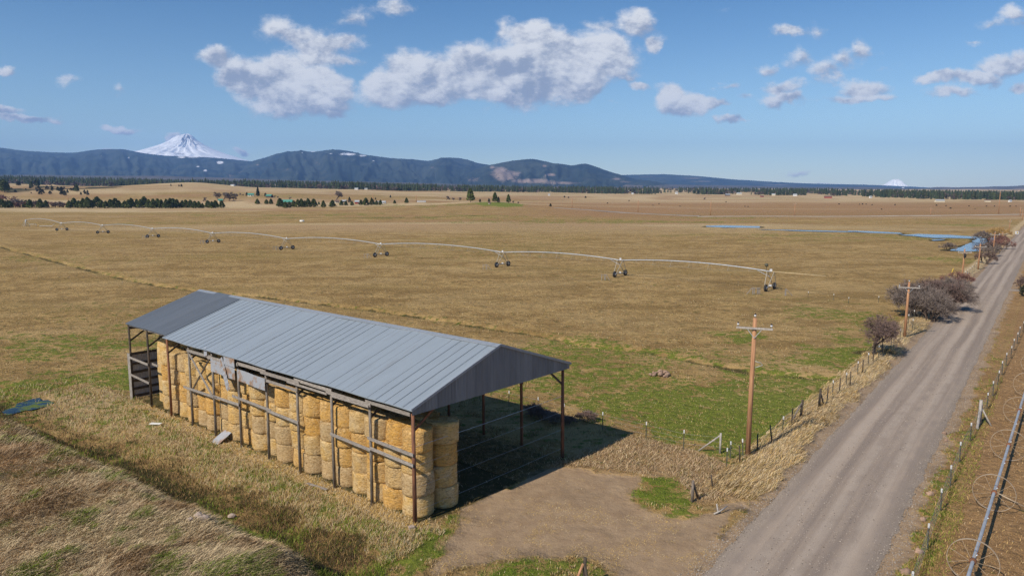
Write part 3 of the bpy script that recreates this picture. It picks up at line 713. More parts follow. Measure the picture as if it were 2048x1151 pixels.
# ================================================================== mountains
def ridge(name, prof, yr, y0, y1, mat, spur=.3, seed=1, fuzz=.0, power=1.25, marks=(), umin=None, umax=None, du=3.0):
    pu = np.array([q[0] for q in prof], float); pv = np.array([q[1] for q in prof], float)
    u = np.arange(umin if umin is not None else pu[0], (umax if umax is not None else pu[-1]) + du, du)
    v = np.interp(u, pu, pv)
    ker = np.ones(5) / 5; v = np.convolve(np.pad(v, 2, 'edge'), ker, 'valid')
    v = v + (fbm(u / 26.0, u * 0, 4, seed + 50) - .5) * 3.0 * fuzz + (fbm(u / 3.2, u * 0, 2, seed + 60) - .5) * 1.6 * fuzz
    y = np.concatenate([np.linspace(y0, yr, 60), np.linspace(yr, y1, 12)[1:]])
    U, Y = np.meshgrid(u, y); K = (U - 1024) / F
    zr = (HC + (384 - v) * yr / F)[None, :]
    tau = np.clip((Y - y0) / (yr - y0), 0, 1); back = np.clip((Y - yr) / (y1 - yr), 0, 1)
    g = .65 * tau ** power + .35 * sst(0, 1, tau)
    wv = (fbm(U / 60, Y / (yr * .18), 3, seed) - .5) * 70
    sp = fbm((U + wv * 1.6) / 64, Y / (yr * .16), 4, seed + 5); sp = np.abs(sp - .5) * 2
    sp2 = fbm((U + wv * .5) / 17, Y / (yr * .16), 4, seed + 9)
    win = tau * (1 - tau) * 4
    z = zr * g + zr * spur * win * (.30 - sp * .85) + zr * .20 * win * (sp2 - .5) * 1.8 * spur / .3
    z = np.maximum(z - back * zr * .8 - (1 - tau) ** 6 * 30, -22)
    cov = np.zeros(U.shape + (4,)); cov[..., 3] = 1
    vis = 384 + (HC - z) * F / Y
    for (mu, mv, ra, rb, ch, wt) in marks:
        e = np.hypot((U - mu) / ra, (vis - mv) / rb); cov[..., ch] = np.maximum(cov[..., ch], wt * sst(1.3, .1, e))
    V = np.stack([K * Y, Y, z], -1).reshape(-1, 3); nr, nc = U.shape
    i, j = np.meshgrid(np.arange(nr - 1), np.arange(nc - 1), indexing='ij'); a = (i * nc + j).ravel()
    me = np_mesh(name, V, np.stack([a, a + 1, a + nc + 1, a + nc], 1), None, mat, True, {'cover': cov.reshape(-1, 4)})
    return tag(link(bpy.data.objects.new(name, me)), kind='structure')
ridge('mountain_ridge', [(-1000, 383), (-800, 352), (-600, 322), (-420, 304), (-200, 292), (-60, 293), (0, 296), (60, 303), (120, 307), (165, 307), (200, 302), (230, 300), (260, 301), (300, 308), (340, 313.5), (380, 314), (420, 316), (460, 319), (520, 325), (600, 333), (700, 345)], 11600, 5600, 13200, M['ridge'], .2, 3, .5,
      marks=[(212, 314, 5, 1.5, 1, .9), (268, 317, 9, 1.5, 1, .7), (137, 312, 5, 1.2, 1, .7), (395, 314, 26, 5, 1, .75), (448, 326, 10, 4, 1, 1), (418, 342, 6, 3, 1, .9), (404, 334, 5, 2.5, 1, .8), (433, 335, 4, 2, 1, .7), (372, 316, 14, 3, 1, .7), (366, 333, 4, 2, 1, .5)])
ridge('mountain_ridge', [(380, 372), (410, 360), (440, 349), (480, 336), (515, 322), (540, 316), (560, 309), (580, 305), (605, 303), (620, 305), (640, 305), (655, 303), (668, 301), (690, 302), (708, 304), (722, 309), (740, 312), (770, 316), (800, 319), (840, 321), (858, 324), (875, 320), (895, 316.5), (915, 317), (935, 320), (955, 327), (980, 331), (1010, 331), (1060, 336), (1150, 352), (1250, 372)], 10500, 5600, 13000, M['ridge'], .30, 11, .45,
      marks=[(700, 310, 26, 4, 1, .8), (730, 313, 12, 3, 1, .75), (668, 309, 8, 1.6, 1, .6), (632, 305, 10, 1.6, 1, .8), (611, 307, 3, 2, 1, .8), (752, 323, 6, 2, 1, .6), (455, 350, 36, 9, 0, .6), (522, 331, 7, 3, 0, .7), (640, 328, 16, 7, 0, .35), (650, 331, 12, 2, 0, .5), (570, 340, 26, 5, 0, .45), (870, 337, 12, 4, 0, .6), (480, 345, 20, 6, 0, .5)])
ridge('mountain_ridge', [(905, 366), (930, 352), (950, 340), (975, 332), (1000, 327), (1025, 322.5), (1050, 320), (1066, 319), (1085, 323), (1105, 328), (1125, 329), (1145, 332.5), (1155, 329.5), (1166, 328), (1180, 331), (1205, 340), (1235, 349), (1262, 357), (1300, 362), (1360, 372)], 8200, 5000, 10500, M['ridge'], .30, 23, .35,
      marks=[(1010, 352, 42, 15, 0, .95), (1000, 342, 22, 10, 0, .9), (1060, 362, 60, 7, 0, .85), (950, 360, 35, 9, 0, .55), (1100, 350, 20, 4, 0, .9), (985, 336, 8, 6, 0, .7), (1088, 333, 6, 4, 0, .75), (1096, 340, 10, 3, 0, .6), (1232, 358, 14, 4, 0, .7), (1170, 358, 18, 4, 0, .45), (1120, 366, 60, 5, 0, .7), (1250, 364, 30, 3, 0, .5)])
ridge('mountain_ridge', [(1150, 356), (1200, 352), (1260, 350), (1330, 349), (1400, 353), (1460, 359), (1540, 364), (1620, 367.5), (1720, 369.5), (1760, 371), (1800, 372.5), (1850, 375), (1950, 379), (2060, 380), (2300, 381)], 12000, 7900, 13300, M['ridge'], .18, 31, .25,
      marks=[(1380, 357, 40, 2.5, 0, .6), (1400, 363, 50, 2, 0, .6), (1290, 354, 30, 2, 0, .5), (1560, 370, 70, 2.5, 0, .5)])
ridge('hills', [(900, 372), (1000, 369), (1100, 366), (1200, 366), (1320, 369), (1450, 371), (1600, 374), (1720, 374), (1800, 376), (1840, 377), (1862, 374), (1900, 374.5), (1950, 374), (1985, 372.5), (2010, 372.5), (2048, 370), (2150, 366), (2400, 362), (2800, 366)], 7400, 4300, 9300, M['hills'], .22, 41, .3,
      marks=[(1950, 379, 70, 3, 0, .9), (2040, 378, 40, 3, 0, .9), (1885, 377, 20, 2, 0, .7), (1250, 372, 90, 2.5, 0, .55), (1650, 378, 120, 2, 0, .4)])
ridge('hills', [(-1100, 383), (-800, 372), (-500, 366), (-100, 352), (60, 350), (200, 352), (330, 352), (450, 356), (600, 361), (750, 364), (900, 368), (1050, 373), (1200, 377)], 5900, 4200, 7600, M['hills'], .2, 47, .3, power=1.1)
# the snow peaks: cones with a hand-set east and west profile and radial gullies
def snow_peak(name, cu, y, left, right, rocks, seed, rx=220, label=''):
    cx_ = (cu - 1024) / F * y; m = y / F
    lu = np.array([cu - q[0] for q in left], float) * m; lz = np.array([HC + (384 - q[1]) * m for q in left])
    ru = np.array([q[0] - cu for q in right], float) * m; rz = np.array([HC + (384 - q[1]) * m for q in right])
    nr, na = 110, 260
    r = np.linspace(0, 1, nr) ** 1.15 * rx * m; a = np.linspace(0, 2 * math.pi, na, endpoint=False)
    Rr, A = np.meshgrid(r, a, indexing='ij')
    zl = np.interp(Rr, lu, lz, right=-200); zr_ = np.interp(Rr, ru, rz, right=-200)
    wgt = .5 + .5 * np.cos(A); wgt = wgt * wgt * (3 - 2 * wgt)
    z = zl * (1 - wgt) + zr_ * wgt
    top = z.max(); x = Rr * np.cos(A); yy = Rr * np.sin(A)
    gn = fbm(A * 7 + fbm(x / 900, yy / 900, 3, seed) * 3, Rr / (rx * m) * 6, 4, seed + 2) ; gn = np.abs(gn - .5) * 2
    amp = np.sin(A) ** 2 * sst(.0, .08, Rr / (rx * m)) * (1 - .4 * Rr / (rx * m))
    z = z + (.30 - gn) * 11 * m * amp
    z = z + (fbm(x / 420, yy / 420, 4, seed + 4) - .5) * 3.5 * m * sst(0, .06, Rr / (rx * m)) * np.abs(np.sin(A))
    z = np.maximum(z, -22); X = cx_ + x; Yp = y + yy
    cov = np.zeros(X.shape + (4,)); cov[..., 3] = 1
    U = 1024 + F * X / Yp; Vv = 384 + (HC - z) * F / Yp
    for (mu, mv, ra, rb, wt) in rocks:
        e = np.hypot((U - mu) / ra, (Vv - mv) / rb); cov[..., 0] = np.maximum(cov[..., 0], wt * sst(1.3, .2, e))
    V = np.stack([X, Yp, z], -1).reshape(-1, 3)
    i, j = np.meshgrid(np.arange(nr - 1), np.arange(na), indexing='ij'); q = (i * na + j).ravel(); j2 = (i * na + (j + 1) % na).ravel()
    me = np_mesh(name, V, np.stack([q, q + na, j2 + na, j2], 1), None, M['snow'], True, {'cover': cov.reshape(-1, 4)})
    return tag(link(bpy.data.objects.new(name, me)), kind='structure')
snow_peak('snow_mountain', 386, 15600, [(386, 270), (380, 272), (374, 275.5), (368, 276), (360, 280), (352, 286), (344, 290), (330, 296), (315, 301), (300, 306), (280, 311), (240, 322), (180, 340), (120, 366)],
          [(386, 270), (391, 271.5), (396, 275), (401, 281), (406, 285.5), (414, 290), (420, 294), (430, 298.5), (440, 303), (455, 308.5), (470, 313), (490, 319), (506, 324), (540, 332), (600, 350)],
          [(378, 284, 7, 8, .62), (389, 277, 7, 6, .66), (396, 284, 6, 7, .6), (404, 291, 7, 4, .55), (369, 309, 16, 4, .55), (352, 287, 5, 3, .4), (420, 297, 8, 3, .4), (400, 300, 10, 6, .36)], 5, 215)
snow_peak('distant_snow_mountain', 1784, 14100, [(1784, 361.5), (1777, 362), (1771, 364.5), (1765, 369), (1756, 374), (1735, 384)], [(1784, 361.5), (1791, 362.5), (1796, 365), (1800, 370), (1808, 375), (1830, 384)], [(1776, 366, 4, 2, .3)], 9, 80)
# ------------------------------------------------------------------ air
hz = MB().box((0, 4900, 630), (39000, 29200, 1340))
hm = bpy.data.materials.new('haze'); hm.use_nodes = True; ht = NT(hm.node_tree); ht.n.remove(ht.n['Principled BSDF'])
pv_ = ht.add('ShaderNodeVolumePrincipled', {'Color': (.26, .50, 1.0, 1), 'Density': 5.3e-5, 'Anisotropy': 0.0})
ht.l.new(pv_.outputs[0], ht.n['Material Output'].inputs['Volume'])
tag(hz.build('haze', hm), kind='stuff')
# ================================================================== the open hay barn
W_, L_ = 12.3, 34.1; NB = 10; BAY = L_ / NB; HE, HR = 6.12, 8.2
def bp(s, t, z): q = barn_pt(s, t); return (q[0], q[1], z)
def bdir(s, t, z=0): q = BL * s + BW * t; return Vector((q[0], q[1], z))
barn = tag(empty('hay_barn', bp(0, 0, 0)), 'long open-sided pole barn with a grey metal gable roof sheltering stacked straw bales', 'barn')
def roof_z(t): # height of the roof plane above offset t
    return HE + (HR - HE) * (1 - abs(t - W_ / 2) / (W_ / 2))
SB = 27.2    # where the lighter roofing meets the darker
def roof_part(name, s0, s1, t0, t1, mat, thick=.05, lift=0.0, ribs=None, s_edge=None):
    m = MB(); n = max(1, int(abs(s1 - s0) / 1.7)); ss_ = np.linspace(s0, s1, n + 1)
    for a, b in zip(ss_[:-1], ss_[1:]):
        wob = lambda s: .02 * math.sin(s * 1.3) + .015 * math.sin(s * 3.1)
        P = []
        for dz in (0, thick):
            for s, t in ((a, t0), (b, t0), (b, t1), (a, t1)):
                P.append(bp(s, t, roof_z(t) + lift + dz + wob(s)))
        m.hexa(P)
    o = m.build(name, mat, barn)
    if ribs:
        r = MB(); k = s0 + ribs
        while k < s1 - .1:
            wz = .02 * math.sin(k * 1.3) + .015 * math.sin(k * 3.1)
            r.beam(bp(k, t0, roof_z(t0) + lift + thick + .012 + wz), bp(k, t1, roof_z(t1) + lift + thick + .012 + wz), .028, .012)
            k += ribs
        r.build('seam', M['seam'], o)
    return o
roof_part('roof', -.34, SB, -.36, W_ / 2, M['roof_light'], ribs=.70)['label'] = 'lighter ribbed part of the near roof slope'
roof_part('roof', SB + .01, L_ + .34, -.10, W_ / 2, M['roof_dark'], lift=.05, ribs=None)['label'] = 'darker roofing at the far end'
roof_part('roof', -.34, L_ + .34, W_ / 2 + .02, W_ + .36, M['roof_light'], ribs=1.4)['label'] = 'far roof slope'
rc = MB(); 
for sgn in (-1, 1):
    P = []
    for dz in (.075, .115):
        for s, t in ((-.37, 0), (L_ + .37, 0), (L_ + .37, sgn * .28), (-.37, sgn * .28)): P.append(bp(s, W_ / 2 + t, roof_z(W_ / 2 + t) + dz))
    rc.hexa(P)
rc.build('ridge_cap', M['flash'], barn)
fl = MB()
for t0, t1 in ((-.38, W_ / 2), (W_ / 2, W_ + .38)):
    fl.beam(bp(-.36, t0, roof_z(t0) + .06), bp(-.36, t1, roof_z(t1) + .06), .05, .13)
fl.build('gable_trim', M['flash'], barn)
for s0, nm in ((-.29, 'gable_wall'), (L_ + .25, 'gable_wall')):
    m = MB(); ts = np.linspace(-.3 if s0 < 0 else .02, W_ + .3, 57)
    for k, (a, b) in enumerate(zip(ts[:-1], ts[1:])):
        d0 = .022 * (k % 2); d1 = .022 * ((k + 1) % 2); zb = HE - .38
        m.quad(bp(s0 + d0, a, zb), bp(s0 + d1, b, zb), bp(s0 + d1, b, roof_z(b) - .01), bp(s0 + d0, a, roof_z(a) - .01))
    m.build(nm, M['gable'], barn)
# trusses and purlins under the roof
for k in range(NB + 1):
    m = MB(); s = k * BAY + (.12 if k == 0 else 0)
    m.beam(bp(s, .1, HE - .3), bp(s, W_ - .1, HE - .3), .06, .16)
    m.beam(bp(s, 0, HE - .12), bp(s, W_ / 2, HR - .17), .06, .16); m.beam(bp(s, W_, HE - .12), bp(s, W_ / 2, HR - .17), .06, .16)
    for t in (3.1, 6.15, 9.2): m.beam(bp(s, t, HE - .3), bp(s, t + (1.3 if t < 6 else (-1.3 if t > 7 else 0)), roof_z(t + (1.3 if t < 6 else (-1.3 if t > 7 else 0))) - .2), .05, .1)
    m.build('roof_truss', M['darkwood'], barn)
for t in (.05, 1.3, 2.6, 3.9, 5.2, 7.1, 8.4, 9.7, 11.0, 12.25):
    MB().beam(bp(-.25, t, roof_z(t) - .07), bp(L_ + .2, t, roof_z(t) - .07), .05, .11).build('purlin', M['darkwood'] if t > 1 else M['board'], barn)
# posts
lean = random.Random(3)
for k in range(NB + 1):
    s = k * BAY; z0 = gz1(*barn_pt(s, 0)) - .1
    mat = M['rustpost'] if k in (0, 8) else (M['darkwood'] if k >= 9 else M['greypost'])
    r = .105 if k in (0,) else .085
    top = HE + (.0 if k in (0, 8, 9, 10) else .05)
    o = MB().tube([bp(s + lean.uniform(-.04, .04), 0, z0), bp(s + lean.uniform(-.03, .03), .02, 3), bp(s, 0, top - .05)], r * 1.1, r * .9, 9).build('post', mat, barn)
    if k == 0: o['label'] = 'rusty red corner post'
    s2 = s + lean.uniform(-.1, .1); z0 = gz1(*barn_pt(s2, W_)) - .1
    MB().tube([bp(s2, W_, z0), bp(s, W_, HE - .03)], .12 if k == 0 else .1, .09, 9).build('post', M['rustpost'] if k < 4 else M['darkwood'], barn)
    # knee braces up to the truss on both sides
    MB().beam(bp(s + .05, .04, HE - 1.35), bp(s + .05, 1.65, HE - .34), .06, .12).build('knee_brace', M['rust'] if k in (0,) else M['darkwood'], barn)
    MB().beam(bp(s + .05, W_ - .04, HE - 1.35), bp(s + .05, W_ - 1.3, HE - .34), .06, .12).build('knee_brace', M['darkwood'], barn)
# eave boards, girts and braces on the near side, outside of the posts
def side_board(s0, z0, s1, z1, h=.17, t=-.125, th=.045, mat='board', name='girt', label=None):
    o = MB().beam(bp(s0, t, z0), bp(s1, t, z1), th, h).build(name, M[mat], barn)
    if label: o['label'] = label
    return o
for i, (a, za, b, zb) in enumerate([(23.85, 5.52, 20.2, 5.55), (20.75, 5.50, 16.7, 5.62), (17.3, 5.66, 13.4, 5.68), (13.95, 5.6, 9.7, 5.62), (10.3, 5.75, 6.6, 5.70), (7.05, 5.6, 3.1, 5.58), (3.6, 5.72, .05, 5.70)]):
    side_board(a, za, b, zb, .2, -.13 - .05 * (i % 2), name='eave_board')
for i, (a, za, b, zb) in enumerate([(10.9, 5.52, 6.9, 5.5), (6.5, 5.48, 3.2, 5.5)]): side_board(a, za, b, zb, .12, -.24, name='eave_board')
for a, za, b, zb in [(24.7, 2.72, 19.7, 2.82), (20.5, 2.84, 16.9, 2.9), (17.7, 3.36, 13.0, 3.3), (13.4, 3.22, 10.05, 3.15), (6.85, 3.2, 3.3, 3.1), (3.5, 3.73, -.12, 3.64), (3.3, 3.2, -.1, 3.1), (13.95, 5.13, 10.0, 5.11)]:
    side_board(a, za, b, zb, .17)
side_board(33.95, 3.48, 30.6, 3.42, .17, name='girt'); side_board(34.1, 2.08, 30.6, 1.95, .17, name='girt')
side_board(30.6, 3.42, 29.6, 3.41, .17, .2)
side_board(23.4, 5.30, 20.2, 2.75, .17, -.17, name='cross_brace'); side_board(20.5, 5.55, 23.5, 2.68, .12, -.07, mat='darkwood', name='cross_brace')
# torn rusty sheets still hanging under the eave
def sheet(c, du, dv, su, sv, name='metal_sheet', t=-.2, tilt=0.0, label=None, par=None):
    # c = (s, z) centre; du = angle of the long side in the wall plane
    m = MB(); n = 14
    ca, sa = math.cos(du), math.sin(du)
    for k in range(n):
        for_ = []
        a = -su / 2 + su * k / n; b = a + su / n
        za = .02 * (k % 2); zb = .02 * ((k + 1) % 2)
        q = []
        for x, y, d in ((a, -sv / 2, za), (b, -sv / 2, zb), (b, sv / 2, zb), (a, sv / 2, za)):
            q.append(bp(c[0] + x * ca - y * sa, t - d - tilt * y + .03 * math.sin(x * 2), c[1] + x * sa + y * ca))
        m.quad(*q)
    o = m.build(name, M['rusty'], par or barn)
    if label: o['label'] = label
    return o
sheet((18.7, 5.05), .02, 0, 3.2, .95, t=-.20, label='rusty corrugated sheet hung under the eave')
sheet((18.3, 4.75), 1.12, 0, 2.2, .62, t=-.27, tilt=.1, label='torn rusty strip hanging askew')
sheet((17.6, 5.72), .0, 0, 1.5, .6, t=-.30, label='pale metal patch over the eave board')
sheet((15.1, 4.92), .02, 0, 3.3, .78, t=-.21, label='grey metal sheet with one rust spot')
sheet((20.95, 5.85), 1.4, 0, .6, .45, t=-.2)
# low wall at the far end, rails on both faces
m = MB(); ts = np.linspace(0, 3.6, 37)
for k, (a, b) in enumerate(zip(ts[:-1], ts[1:])):
    d0 = .02 * (k % 2); d1 = .02 * ((k + 1) % 2)
    m.quad(bp(L_ + .06 + d0, a, .05), bp(L_ + .06 + d1, b, .05), bp(L_ + .06 + d1, b, 3.75), bp(L_ + .06 + d0, a, 3.75))
m.build('end_wall', simple_mat('dull_wall_metal', (.42, .40, .40), (.33, .31, .31), .7, .1), barn)
for z in (.25, .85, 1.5, 2.2, 2.9, 3.72):
    MB().beam(bp(L_ - .01, .02, z), bp(L_ - .01, 3.6, z), .05, .2).build('wall_rail', M['darkwood'], barn)
MB().beam(bp(L_ + .02, -.14, 0), bp(L_ + .02, -.14, 3.8), .05, .2, up=(1, 0, 0)).build('corner_board', M['greywood'], barn)
# rails on the far side, and the stub beam by the second post
MB().beam(bp(7.0, W_ + .1, 4.3), bp(3.3, W_ + .1, 4.25), .05, .2).build('girt', M['darkwood'], barn)
MB().beam(bp(4.0, W_ + .1, 5.85), bp(2.2, W_ + .1, 5.8), .06, .25).build('girt', M['darkwood'], barn)
for a in (10.2, 17, 23.9): MB().beam(bp(a + 3.5, W_ + .1, 4.3), bp(a, W_ + .1, 4.25), .05, .2).build('girt', M['darkwood'], barn)
# fence wires strung across the open end
for z in (.62, 1.85, 3.0, 4.0):
    MB().tube([bp(-.02, 0, z), bp(0, W_ * .35, z - .05), bp(0, W_ * .65, z - .05), bp(-.02, W_, z)], .005 if z < 3.5 else .011, n=5).build('wire', M['galv'], barn)

# ------------------------------------------------------------------ straw bales, stood on end and stacked
def bale_mesh(seed, squash=1.0):
    r = np.random.default_rng(seed); nA, nZ = 36, 11
    H = 1.168; rad = .825
    prof = [(0, .0), (.55, .0), (.94, .01), (.99, .04), (1, .14), (1.012, .34), (1.0, .52), (1.01, .7), (1.0, .87), (.985, .955), (.90, .99), (.5, 1.0), (0, 1.01)]
    V = []; Fq = []; Ft = []
    a = np.linspace(0, 2 * math.pi, nA, endpoint=False)
    for k, (pr, pz) in enumerate(prof[1:-1]):
        nz = fbm(np.cos(a) * 1.6 + seed * 3.1 + 20, np.sin(a) * 1.6 + pz * 2.2 + 20, 4, seed)
        rr_ = rad * pr * (1 + (nz - .5) * .13) * (1 + .02 * math.sin(seed)) + .02 * np.sin(a * 2 + seed)
        zz = H * pz + (fbm(np.cos(a) * 2.4 * pr + 9, np.sin(a) * 2.4 * pr + 9, 3, seed + 7) - .5) * (.16 if pz > .9 else .03)
        V.append(np.stack([rr_ * np.cos(a), rr_ * np.sin(a), zz], 1))
    V = np.concatenate(V); m = len(prof) - 2
    for k in range(m - 1):
        for j in range(nA):
            p = k * nA + j; q = k * nA + (j + 1) % nA; Fq.append((p, q, q + nA, p + nA))
    nb = len(V); V = np.concatenate([V, [[0, 0, 0], [0, 0, H * 1.0]]])
    for j in range(nA):
        Ft.append((nb, (j + 1) % nA, j)); Ft.append((nb + 1, (m - 1) * nA + j, (m - 1) * nA + (j + 1) % nA))
    # loose straw: short stems sticking out of the side and thick on the top rim
    ns = 420; VV = [V]; base = len(V)
    for k in range(ns):
        A = r.uniform(0, 2 * math.pi); top = r.random() < .42
        if top: rd = rad * math.sqrt(r.uniform(.25, 1.0)); z = H * .99
        else: rd = rad * 1.0; z = r.uniform(.05, 1.0) * H
        p = np.array([rd * math.cos(A), rd * math.sin(A), z])
        tan = np.array([-math.sin(A), math.cos(A), 0]); rad_v = np.array([math.cos(A), math.sin(A), 0])
        if top: dvec = r.normal(size=3) * [1, 1, .35] + rad_v * .5
        else: dvec = tan * r.choice([-1, 1]) + rad_v * r.uniform(.0, .35) + np.array([0, 0, r.uniform(-.7, .4)])
        dvec = dvec / np.linalg.norm(dvec) * r.uniform(.10, .30); wv = np.cross(dvec, rad_v + [0, 0, .3]); wv = wv / (np.linalg.norm(wv) + 1e-6) * r.uniform(.006, .014)
        VV.append(np.stack([p - wv, p + wv, p + dvec])); Ft.append((base, base + 1, base + 2)); base += 3
    V = np.concatenate(VV)
    me = np_mesh('straw_bale', V, Fq, Ft, M['straw'])
    sm = np.ones(len(me.polygons), bool); me.polygons.foreach_set('use_smooth', sm)
    return me
BALES = [bale_mesh(k) for k in range(8)]
br = random.Random(21)
LAYER = ['bottom', 'second', 'third', 'fourth', 'top']
def bale(s, t, z, label, group):
    q = barn_pt(s, t); o = bpy.data.objects.new('straw_bale', br.choice(BALES))
    o.location = (q[0] + br.uniform(-.04, .04), q[1] + br.uniform(-.04, .04), z); o.rotation_euler = (br.uniform(-.045, .045), br.uniform(-.045, .045), br.uniform(0, 6.28))
    k = br.uniform(.95, 1.04); o.scale = (k, k * br.uniform(.95, 1.04), 1.0)
    link(o); tag(o, label, 'bale', group)
NCOL = 20; STEP = 1.5
for c in range(NCOL):
    s = .86 + c * STEP; zig = (.0 if c % 2 == 0 else .15) + br.uniform(-.06, .06); n = 4
    g0 = gz1(*barn_pt(s, 1.05)) - .02
    for k in range(n):
        z = g0 + k * 1.155
        lay = ['bottom', 'second', 'third', 'top'][k]
        bale(s + br.uniform(-.06, .06), 1.02 + zig + br.uniform(-.05, .05), z, f'round straw bale, outer row, {ordn(c)} stack from the rusty corner post, {lay} layer', 'straw bales in the outer row')
for c in range(NCOL):
    s = .80 + c * STEP; n = 4 if c < 15 else 5
    g0 = gz1(*barn_pt(s, 2.7)) - .02
    for k in range(n):
        if k == 0 and 2 < c < 18: pass
        lay = ['bottom', 'second', 'third', 'fourth', 'top'][k] if n == 5 else ['bottom', 'second', 'third', 'top'][k]
        bale(s + br.uniform(-.05, .05), 2.72 + br.uniform(-.06, .06), g0 + k * 1.155, f'round straw bale, inner row, {ordn(c)} stack from the open gable end, {lay} layer', 'straw bales in the inner row')
# slumped heap of loose golden straw at the far end of the stack
hp = MB(); nA = 40
prof = [(1.0, 0), (1.02, .5), (.99, 1.4), (1.0, 2.4), (.98, 3.4), (.96, 4.3), (.92, 5.1), (.78, 5.5), (.4, 5.62), (.05, 5.65)]
for k, (pr, z) in enumerate(prof):
    for j in range(nA):
        a = 2 * math.pi * j / nA; nzv = float(fbm(np.array([math.cos(a) * 2 + 5]), np.array([math.sin(a) * 2 + z * .8 + 5]), 3, 77)[0]) - .5
        ex = 4
        ca, sa = math.cos(a), math.sin(a); sq = (abs(ca) ** ex + abs(sa) ** ex) ** (-1 / ex)
        rr_ = pr * sq * (1 + nzv * .16)
        q = barn_pt(31.6 + ca * rr_ * .95, 2.35 + sa * rr_ * 1.15); hp.v.append((q[0], q[1], z + nzv * .25 + gz1(*barn_pt(31.6, 2.3)) - .05))
for k in range(len(prof) - 1):
    for j in range(nA):
        a = k * nA + j; b2 = k * nA + (j + 1) % nA; hp.f.append((a, b2, b2 + nA, a + nA)); hp.sm.append(True)
hp.f.append(tuple((len(prof) - 1) * nA + j for j in range(nA))); hp.sm.append(True)
mg = M['straw'].copy(); mg.name = 'golden_straw'
tag(hp.build('straw_heap', mg), 'tall slumped block of loose golden straw at the far end of the bales', 'straw heap')

# ================================================================== loose things round the barn
def loose_sheet():
    P = at(443, 882); m = MB(); n = 12; w_, h_ = .95, 1.15
    ax = Vector((.62, -.55, .0)).normalized(); ay = Vector((.45, .62, .42)).normalized()
    for k in range(n):
        a = -w_ / 2 + w_ * k / n; b2 = a + w_ / n; d0 = .02 * (k % 2); d1 = .02 * ((k + 1) % 2); nz = ax.cross(ay)
        c = P + Vector((0, 0, .3))
        m.quad(c + ax * a - ay * h_ / 2 + nz * d0, c + ax * b2 - ay * h_ / 2 + nz * d1, c + ax * b2 + ay * h_ / 2 + nz * d1, c + ax * a + ay * h_ / 2 + nz * d0)
    tag(m.build('roofing_sheet', M['rusty'], origin=P), 'loose corrugated metal sheet propped in the grass in front of the bales', 'metal sheet')
loose_sheet()
P = at(632, 975); q = P + Vector((.55, -.35, .05)); tag(MB().beam(P + Vector((-.6, .4, .12)), q + Vector((.2, -.1, .05)), .18, .04).build('plank', M['board'], origin=P), 'weathered plank lying in the dry grass near the bales', 'plank')
P = at(314, 849); tag(MB().beam(P + Vector((-.5, .05, .1)), P + Vector((.35, -.1, .12)), .3, .05).build('plank', M['white'], origin=P), 'short whitish plank lying in the grass before the far bales', 'plank')
P = at(1025, 1064)
P = at(827, 1058); tag(MB().box((P.x - .1, P.y, P.z + .1), (.28, .2, .16), .4).build('concrete_block', M['palestone'], origin=P), 'small pale block at the foot of the rusty corner post', 'block')
def rock(P, r, mat, seed):
    rr_ = np.random.default_rng(seed); m = MB(); nA, nB = 9, 6
    for i in range(nB + 1):
        ph = -math.pi / 2 + math.pi * i / nB
        for j in range(nA):
            a = 2 * math.pi * j / nA; n = .7 + .6 * float(vnoise(np.array([math.cos(a) * 1.3 + seed * 2.7]), np.array([math.sin(a) * 1.3 + ph * 1.2 + 40]), seed)[0])
            m.v.append((P[0] + r * n * math.cos(ph) * math.cos(a), P[1] + r * n * .85 * math.cos(ph) * math.sin(a), P[2] + r * .7 * n * math.sin(ph)))
    for i in range(nB):
        for j in range(nA):
            a = i * nA + j; b2 = i * nA + (j + 1) % nA; m.f.append((a, b2, b2 + nA, a + nA)); m.sm.append(False)
    return m.build('rock', mat, origin=P)
C = at(1320, 751); rk = random.Random(4)
for k in range(34):
    e = rk.uniform(0, 1); a = rk.uniform(0, 6.28); x = 1.05 * e * math.cos(a); y = .7 * e * math.sin(a); x += .25 if k % 3 == 0 else 0
    z = (1 - e) * .38 + .1
    tag(rock((C.x + x, C.y + y, C.z + z), rk.uniform(.12, .24), M['stone'], 100 + k), 'reddish brown field stone in the rock pile on the green pasture', 'rock', 'stones of the rock pile')
for k, (u, v, r) in enumerate([(398, 1035, .22), (408, 1041, .26), (416, 1038, .16), (432, 1048, .14), (380, 1043, .14), (464, 1036, .2)]):
    P = at(u, v); tag(rock((P.x, P.y, P.z + .12), r, M['palestone'], 200 + k), 'pale stone lying in the dark ditch before the barn', 'rock', 'stones in the ditch')
for k, (u, v, r) in enumerate([(1860, 989, .22), (1838, 1104, .2), (1810, 1146, .25), (1889, 867, .16), (1892, 882, .14), (1846, 1040, .18)]):
    P = at(u, v); tag(rock((P.x, P.y, P.z + .05), r, M['stone'], 230 + k), 'brown stone on the grassy verge right of the gravel road', 'rock', 'stones on the road verge')

